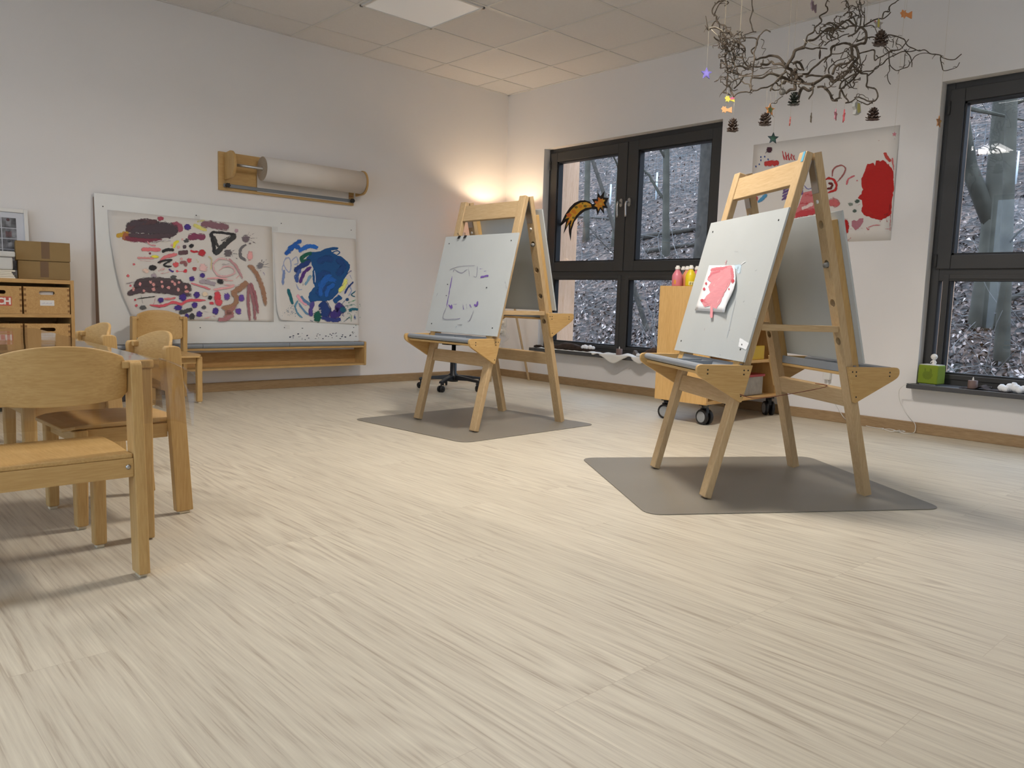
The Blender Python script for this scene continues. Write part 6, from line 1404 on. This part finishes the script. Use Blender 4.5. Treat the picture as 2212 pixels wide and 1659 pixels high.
# ================================================================== OUTSIDE: WOODED SLOPE
def hz(x, y):
    b_ = -.25+max(0, x-1.3)*.54 if x > 1.3 else -.25
    return b_+.10*mnoise.noise((x*.5, y*.5, 3))*min(1, max(0, x-.6))+.25*mnoise.noise((x*.13, y*.13, 1))*min(1, max(0, (x-1)/4))
NXh, NYh = 70, 110; vs = []
for j in range(NYh):
    for i in range(NXh):
        x = .5+30*(i/(NXh-1))**1.6; y = -12+50*j/(NYh-1); vs.append((x, y, hz(x, y)))
def litter_mat():
    m, nt, b, N, L = new_mat('leaf_litter_ground'); tc = N.new('ShaderNodeTexCoord')
    v = N.new('ShaderNodeTexVoronoi'); v.inputs['Scale'].default_value = 16; v.inputs['Randomness'].default_value = 1
    L.new(tc.outputs['Object'], v.inputs['Vector']); sp = N.new('ShaderNodeSeparateColor'); L.new(v.outputs['Color'], sp.inputs[0])
    cr = N.new('ShaderNodeValToRGB'); e = cr.color_ramp.elements; e[0].color = srgb(28, 24, 22); e[1].color = srgb(120, 100, 88); x = e.new(.45); x.color = srgb(60, 48, 42); x = e.new(.75); x.color = srgb(84, 66, 56)
    L.new(sp.outputs[0], cr.inputs['Fac'])
    n = N.new('ShaderNodeTexNoise'); n.inputs['Scale'].default_value = .9; n.inputs['Detail'].default_value = 4; L.new(tc.outputs['Object'], n.inputs['Vector'])
    mr = N.new('ShaderNodeMapRange'); mr.inputs['From Min'].default_value = .35; mr.inputs['From Max'].default_value = .6; mr.inputs['To Min'].default_value = .45; L.new(n.outputs['Fac'], mr.inputs['Value'])
    mx = N.new('ShaderNodeMix'); mx.data_type = 'RGBA'; mx.blend_type = 'MULTIPLY'; mx.inputs['Factor'].default_value = 1; L.new(cr.outputs['Color'], mx.inputs['A']); L.new(mr.outputs[0], mx.inputs['B']); L.new(mx.outputs['Result'], b.inputs['Base Color'])
    bp = N.new('ShaderNodeBump'); bp.inputs['Strength'].default_value = 1.; bp.inputs['Distance'].default_value = .04; L.new(v.outputs['Distance'], bp.inputs['Height']); L.new(bp.outputs['Normal'], b.inputs['Normal'])
    b.inputs['Roughness'].default_value = .8; return m
hill = MB().add(vs, [(j*NXh+i, j*NXh+i+1, (j+1)*NXh+i+1, (j+1)*NXh+i) for j in range(NYh-1) for i in range(NXh-1)], None, True).build('wooded_slope', litter_mat(), kind='structure')
def leaf_mat():
    m, nt, b, N, L = new_mat('fallen_leaf'); g_ = N.new('ShaderNodeNewGeometry'); cr = N.new('ShaderNodeValToRGB'); e = cr.color_ramp.elements
    e[0].color = srgb(34, 26, 24); e[1].color = srgb(224, 210, 204); x = e.new(.40); x.color = srgb(60, 45, 40); x = e.new(.72); x.color = srgb(92, 72, 64); x = e.new(.90); x.color = srgb(156, 136, 126)
    L.new(g_.outputs['Random Per Island'], cr.inputs['Fac']); L.new(cr.outputs['Color'], b.inputs['Base Color']); b.inputs['Roughness'].default_value = .45; return m
r4 = random.Random(5); vs = []; fs = []
def scatter_spot():
    while True:
        D = 1.2*(16/1.2)**r4.random()          # more of the near leaves, which show largest
        an = r4.uniform(-.35, 1.15); x = .2+D*math.cos(an)*.9; y0 = r4.uniform(-5.9, -.5); y = y0+D*math.sin(an)*1.2
        if x > .75: return x, y
for k in range(42000):
    x, y = scatter_spot(); z = hz(x, y)+r4.uniform(.004, .03); s_ = r4.uniform(.017, .036); a = r4.random()*6.28; t1, t2 = r4.uniform(-1.3, 1.3), r4.uniform(-1.3, 1.3)
    u_ = Vector((math.cos(a), math.sin(a), t1+math.cos(a)*.5)).normalized(); w_ = Vector((-math.sin(a), math.cos(a), t2-math.sin(a)*.5)).normalized()*.55; c = Vector((x, y, z)); up_ = Vector((0, 0, s_*r4.uniform(.1, .5))); o_ = len(vs)
    vs += [tuple(c-u_*s_), tuple(c-w_*s_+up_), tuple(c+w_*s_+up_), tuple(c+u_*s_)]; fs += [(o_, o_+1, o_+3), (o_, o_+3, o_+2)]
me = bpy.data.meshes.new('fallen_leaves'); me.from_pydata(vs, [], fs); me.materials.append(leaf_mat()); lv = bpy.data.objects.new('fallen_leaves', me); COL.objects.link(lv); tag(lv, 'brown and pale fallen leaves covering the slope outside the windows', 'leaves'); lv['kind'] = 'stuff'

def hill_hit(u, v):
    d = sight(u, v); t = 1.
    for _ in range(4000):
        X = CAM+d*t
        if X.x > .6 and X.z < hz(X.x, X.y): return X
        t += .01
        if t > 45: break
    return CAM+d*20
M_bark = plain('grey_beech_bark', srgb(86, 84, 74), .95, bump=.5, bscale=9, vary=.55, vscale=5); M_bark2 = plain('rough_dark_bark', srgb(66, 61, 54), .95, bump=1., bscale=30, vary=.6, vscale=16)
def tree(name, label, base, wpx, top, mat, lean=(0, 0), branches=(), flare=.35, grp='tree trunks on the slope'):
    """trunk standing on the slope; wpx is its width in the photograph, turned into metres at its own distance"""
    r = wpx*.5*(base-CAM).dot(FWD)/FPX
    t = thing(name, label, 'tree', tuple(base), 0, grp); m = MB(); n = 22; P_ = []; Rr = []
    for k in range(n):
        f = k/(n-1); P_.append((lean[0]*f+.05*mnoise.noise((f*4, base.x, 0))*f, lean[1]*f+.05*mnoise.noise((f*4, base.y, 5))*f, -.2+top*f)); Rr.append(r*(1-.3*f)*(1+flare*math.exp(-max(0, f*top-.2)*3.5)+.05*mnoise.noise((f*9, base.y, 2))))
    m.tube(P_, Rr, None, 14); m.build('trunk', mat, t)
    for (h0, az, el, L_, rr_) in branches:
        b_ = MB(); f = h0/top; p0 = Vector((lean[0]*f, lean[1]*f, h0)); q = [p0]; d = Vector((math.cos(R(az))*math.cos(R(el)), math.sin(R(az))*math.cos(R(el)), math.sin(R(el)))); N_ = 8
        for k in range(N_): q.append(q[-1]+d*L_/N_+Vector((mnoise.noise(q[-1]*3+base), mnoise.noise(q[-1]*3+base*2), mnoise.noise(q[-1]*3)))*L_*.06)
        b_.tube(q, [max(.003, rr_*r*(1-.85*k/N_)) for k in range(N_+1)], None, 7)
        for k in range(2, N_):
            for w_ in (0, 1):
                dd = Vector((mnoise.noise(q[k]*9+Vector((w_*5, 0, 0))), mnoise.noise(q[k]*9+Vector((3, 0, w_*5))), .5*mnoise.noise(q[k]*9+Vector((0, 3, 0)))-.15)).normalized()*L_*.32; b_.tube([q[k], q[k]+dd*.5+Vector((0, 0, .05)), q[k]+dd], [max(.0025, rr_*r*.3), .003, .0015], None, 5)
        b_.build('branch', mat, t)
    return t
tree('beech_tree', 'thick grey beech trunk with a fork, seen in the right window', hill_hit(2128, 700), 50, 8., M_bark, (.1, .1), [(.9, 150, 66, 4.5, .75), (2.6, 200, 30, 2.2, .16), (2.0, -60, 25, 2.0, .16), (3.0, -120, -20, 1.8, .12)], .5)
tree('beech_tree', 'slimmer grey trunk close to the right window, right of the forked one', hill_hit(2166, 782), 26, 6., M_bark, (.1, .35), [(1.0, 240, 30, 1.2, .2)])
tree('beech_tree', 'slim pale trunk in the middle of the left window right pane', hill_hit(1440, 552), 15, 7., M_bark, (-.1, .35), [(1.4, 160, 50, 1.8, .4), (2.0, -70, 35, 2.4, .35), (.8, 120, 50, 1.4, .5), (2.6, -40, 20, 2.4, .3)])
tree('oak_tree', 'thick rough dark trunk at the right side of the left window', hill_hit(1524, 566), 44, 9., M_bark2, (.1, .2), [(2.4, -140, 40, 3.2, .2), (1.6, 130, 20, 2.6, .16), (3.2, 120, 10, 3.0, .16)])
tree('beech_tree', 'faint grey trunk behind the comet picture in the left window', hill_hit(1266, 520), 13, 9., M_bark, (0, .2), [(1.5, -60, 30, 2.6, .3), (2.8, -100, 10, 3, .3)])
tree('beech_tree', 'grey trunk beside the left window handle, in the left pane', hill_hit(1328, 530), 15, 9., M_bark, (.1, -.2), [(1.2, 200, 30, 2.4, .3), (2.2, -80, 20, 3, .25), (3.0, 100, 30, 3, .25)])
tree('beech_tree', 'thin leaning dark stem in the lower right pane of the left window', hill_hit(1412, 715), 11, 3.4, M_bark2, (.1, 1.7), [(.7, 120, 40, 1.0, .4)], .1)
# fallen logs and brushwood
for k, (u0, v0, u1, v1, r_) in enumerate(((1375, 520, 1505, 500, .05), (1395, 548, 1520, 530, .04), (1225, 470, 1335, 478, .035), (2105, 690, 2212, 640, .04))):
    a, b_ = hill_hit(u0, v0), hill_hit(u1, v1); m = MB(); q = [a.lerp(b_, i/6)+Vector((0, 0, r_*.8+.03*mnoise.noise((i, k, 0)))) for i in range(7)]; m.tube(q, [r_*(1-.06*i) for i in range(7)], None, 8)
    o = m.build('fallen_log', M_bark2); tag(o, ['dark fallen log seen in the left window right pane, upper of two', 'dark fallen log seen in the left window right pane, lower of two', 'dark fallen log on the slope behind the comet picture', 'fallen log beside the forked trunk in the right window'][k], 'log', 'fallen logs on the slope')
bw = MB()
for k in range(620):
    x, y = scatter_spot(); x += .5; c = Vector((x, y, hz(x, y)+r4.uniform(0, .06))); a = r4.random()*6.28; el = r4.choice((.1, .2, .9, 1.2)); L_ = r4.uniform(.3, 1.5)*min(1, .3+x/5); q = [c]; d = Vector((math.cos(a)*math.cos(el), math.sin(a)*math.cos(el), math.sin(el)))
    for i in range(5): d = (d+Vector((r4.gauss(0, .22), r4.gauss(0, .22), r4.gauss(0, .16)))).normalized(); q.append(q[-1]+d*L_/5)
    for p_ in q: p_.z = max(p_.z, hz(p_.x, p_.y)+.01); p_.x = max(p_.x, .75)
    r_ = r4.uniform(.002, .0065); bw.tube(q, [r_*(1-.14*i) for i in range(6)], None, 5)
o = bw.build('brushwood', plain('grey_twigs', srgb(124, 122, 120), .85, vary=.4, vscale=3)); tag(o, 'thin bare twigs and brushwood on the slope outside', 'brushwood'); o['kind'] = 'stuff'
# wire fence further up
M_post = plain('galvanised_post', srgb(196, 204, 208), .5, metal=.2)
fq = sorted([(hill_hit(u, v), hp) for u, v, hp in ((1318, 443, 44), (1417, 431, 57), (2194, 398, 70))], key=lambda q: -q[0].y)
fp = [q[0] for q in fq]
fe = thing('wire_fence', 'wire mesh fence with pale posts running across the slope outside', 'fence', tuple(fp[0]))
for p, hp in fq:
    m = MB(); q = p-fp[0]; D_ = (p-CAM).dot(FWD); m.tube([q-Vector((0, 0, .1)), q+Vector((0, 0, hp*D_/FPX))], 2.*D_/FPX, None, 8); m.build('fence_post', M_post, fe)
m = MB(); 
for a, b_ in zip(fp[:-1], fp[1:]):
    L_ = (b_-a).length; n = int(L_/.06)
    for k in range(1, 9): m.tube([(a.lerp(b_, i/16)).xy.to_3d()+Vector((0, 0, max(hz(*a.lerp(b_, i/16).xy), a.lerp(b_, i/16).z)+.1*k-.02))-fp[0] for i in range(17)], .0022, None, 4, False)
    for i in range(0, n, 2):
        p = a.lerp(b_, i/n); z = max(hz(p.x, p.y), p.z); m.tube([Vector((p.x, p.y, z+.05))-fp[0], Vector((p.x, p.y, z+.80))-fp[0]], .0022, None, 4, False)
m.build('wire_mesh', plain('fence_wire', srgb(120, 130, 134), .5), fe)

scene.cycles.transparent_max_bounces = 24
# ------------------------------------------------------------------ view
vs_ = scene.view_settings; vs_.view_transform = 'Standard'; vs_.look = 'None'; vs_.gamma = 1.; vs_.exposure = .42; vs_.use_curve_mapping = False
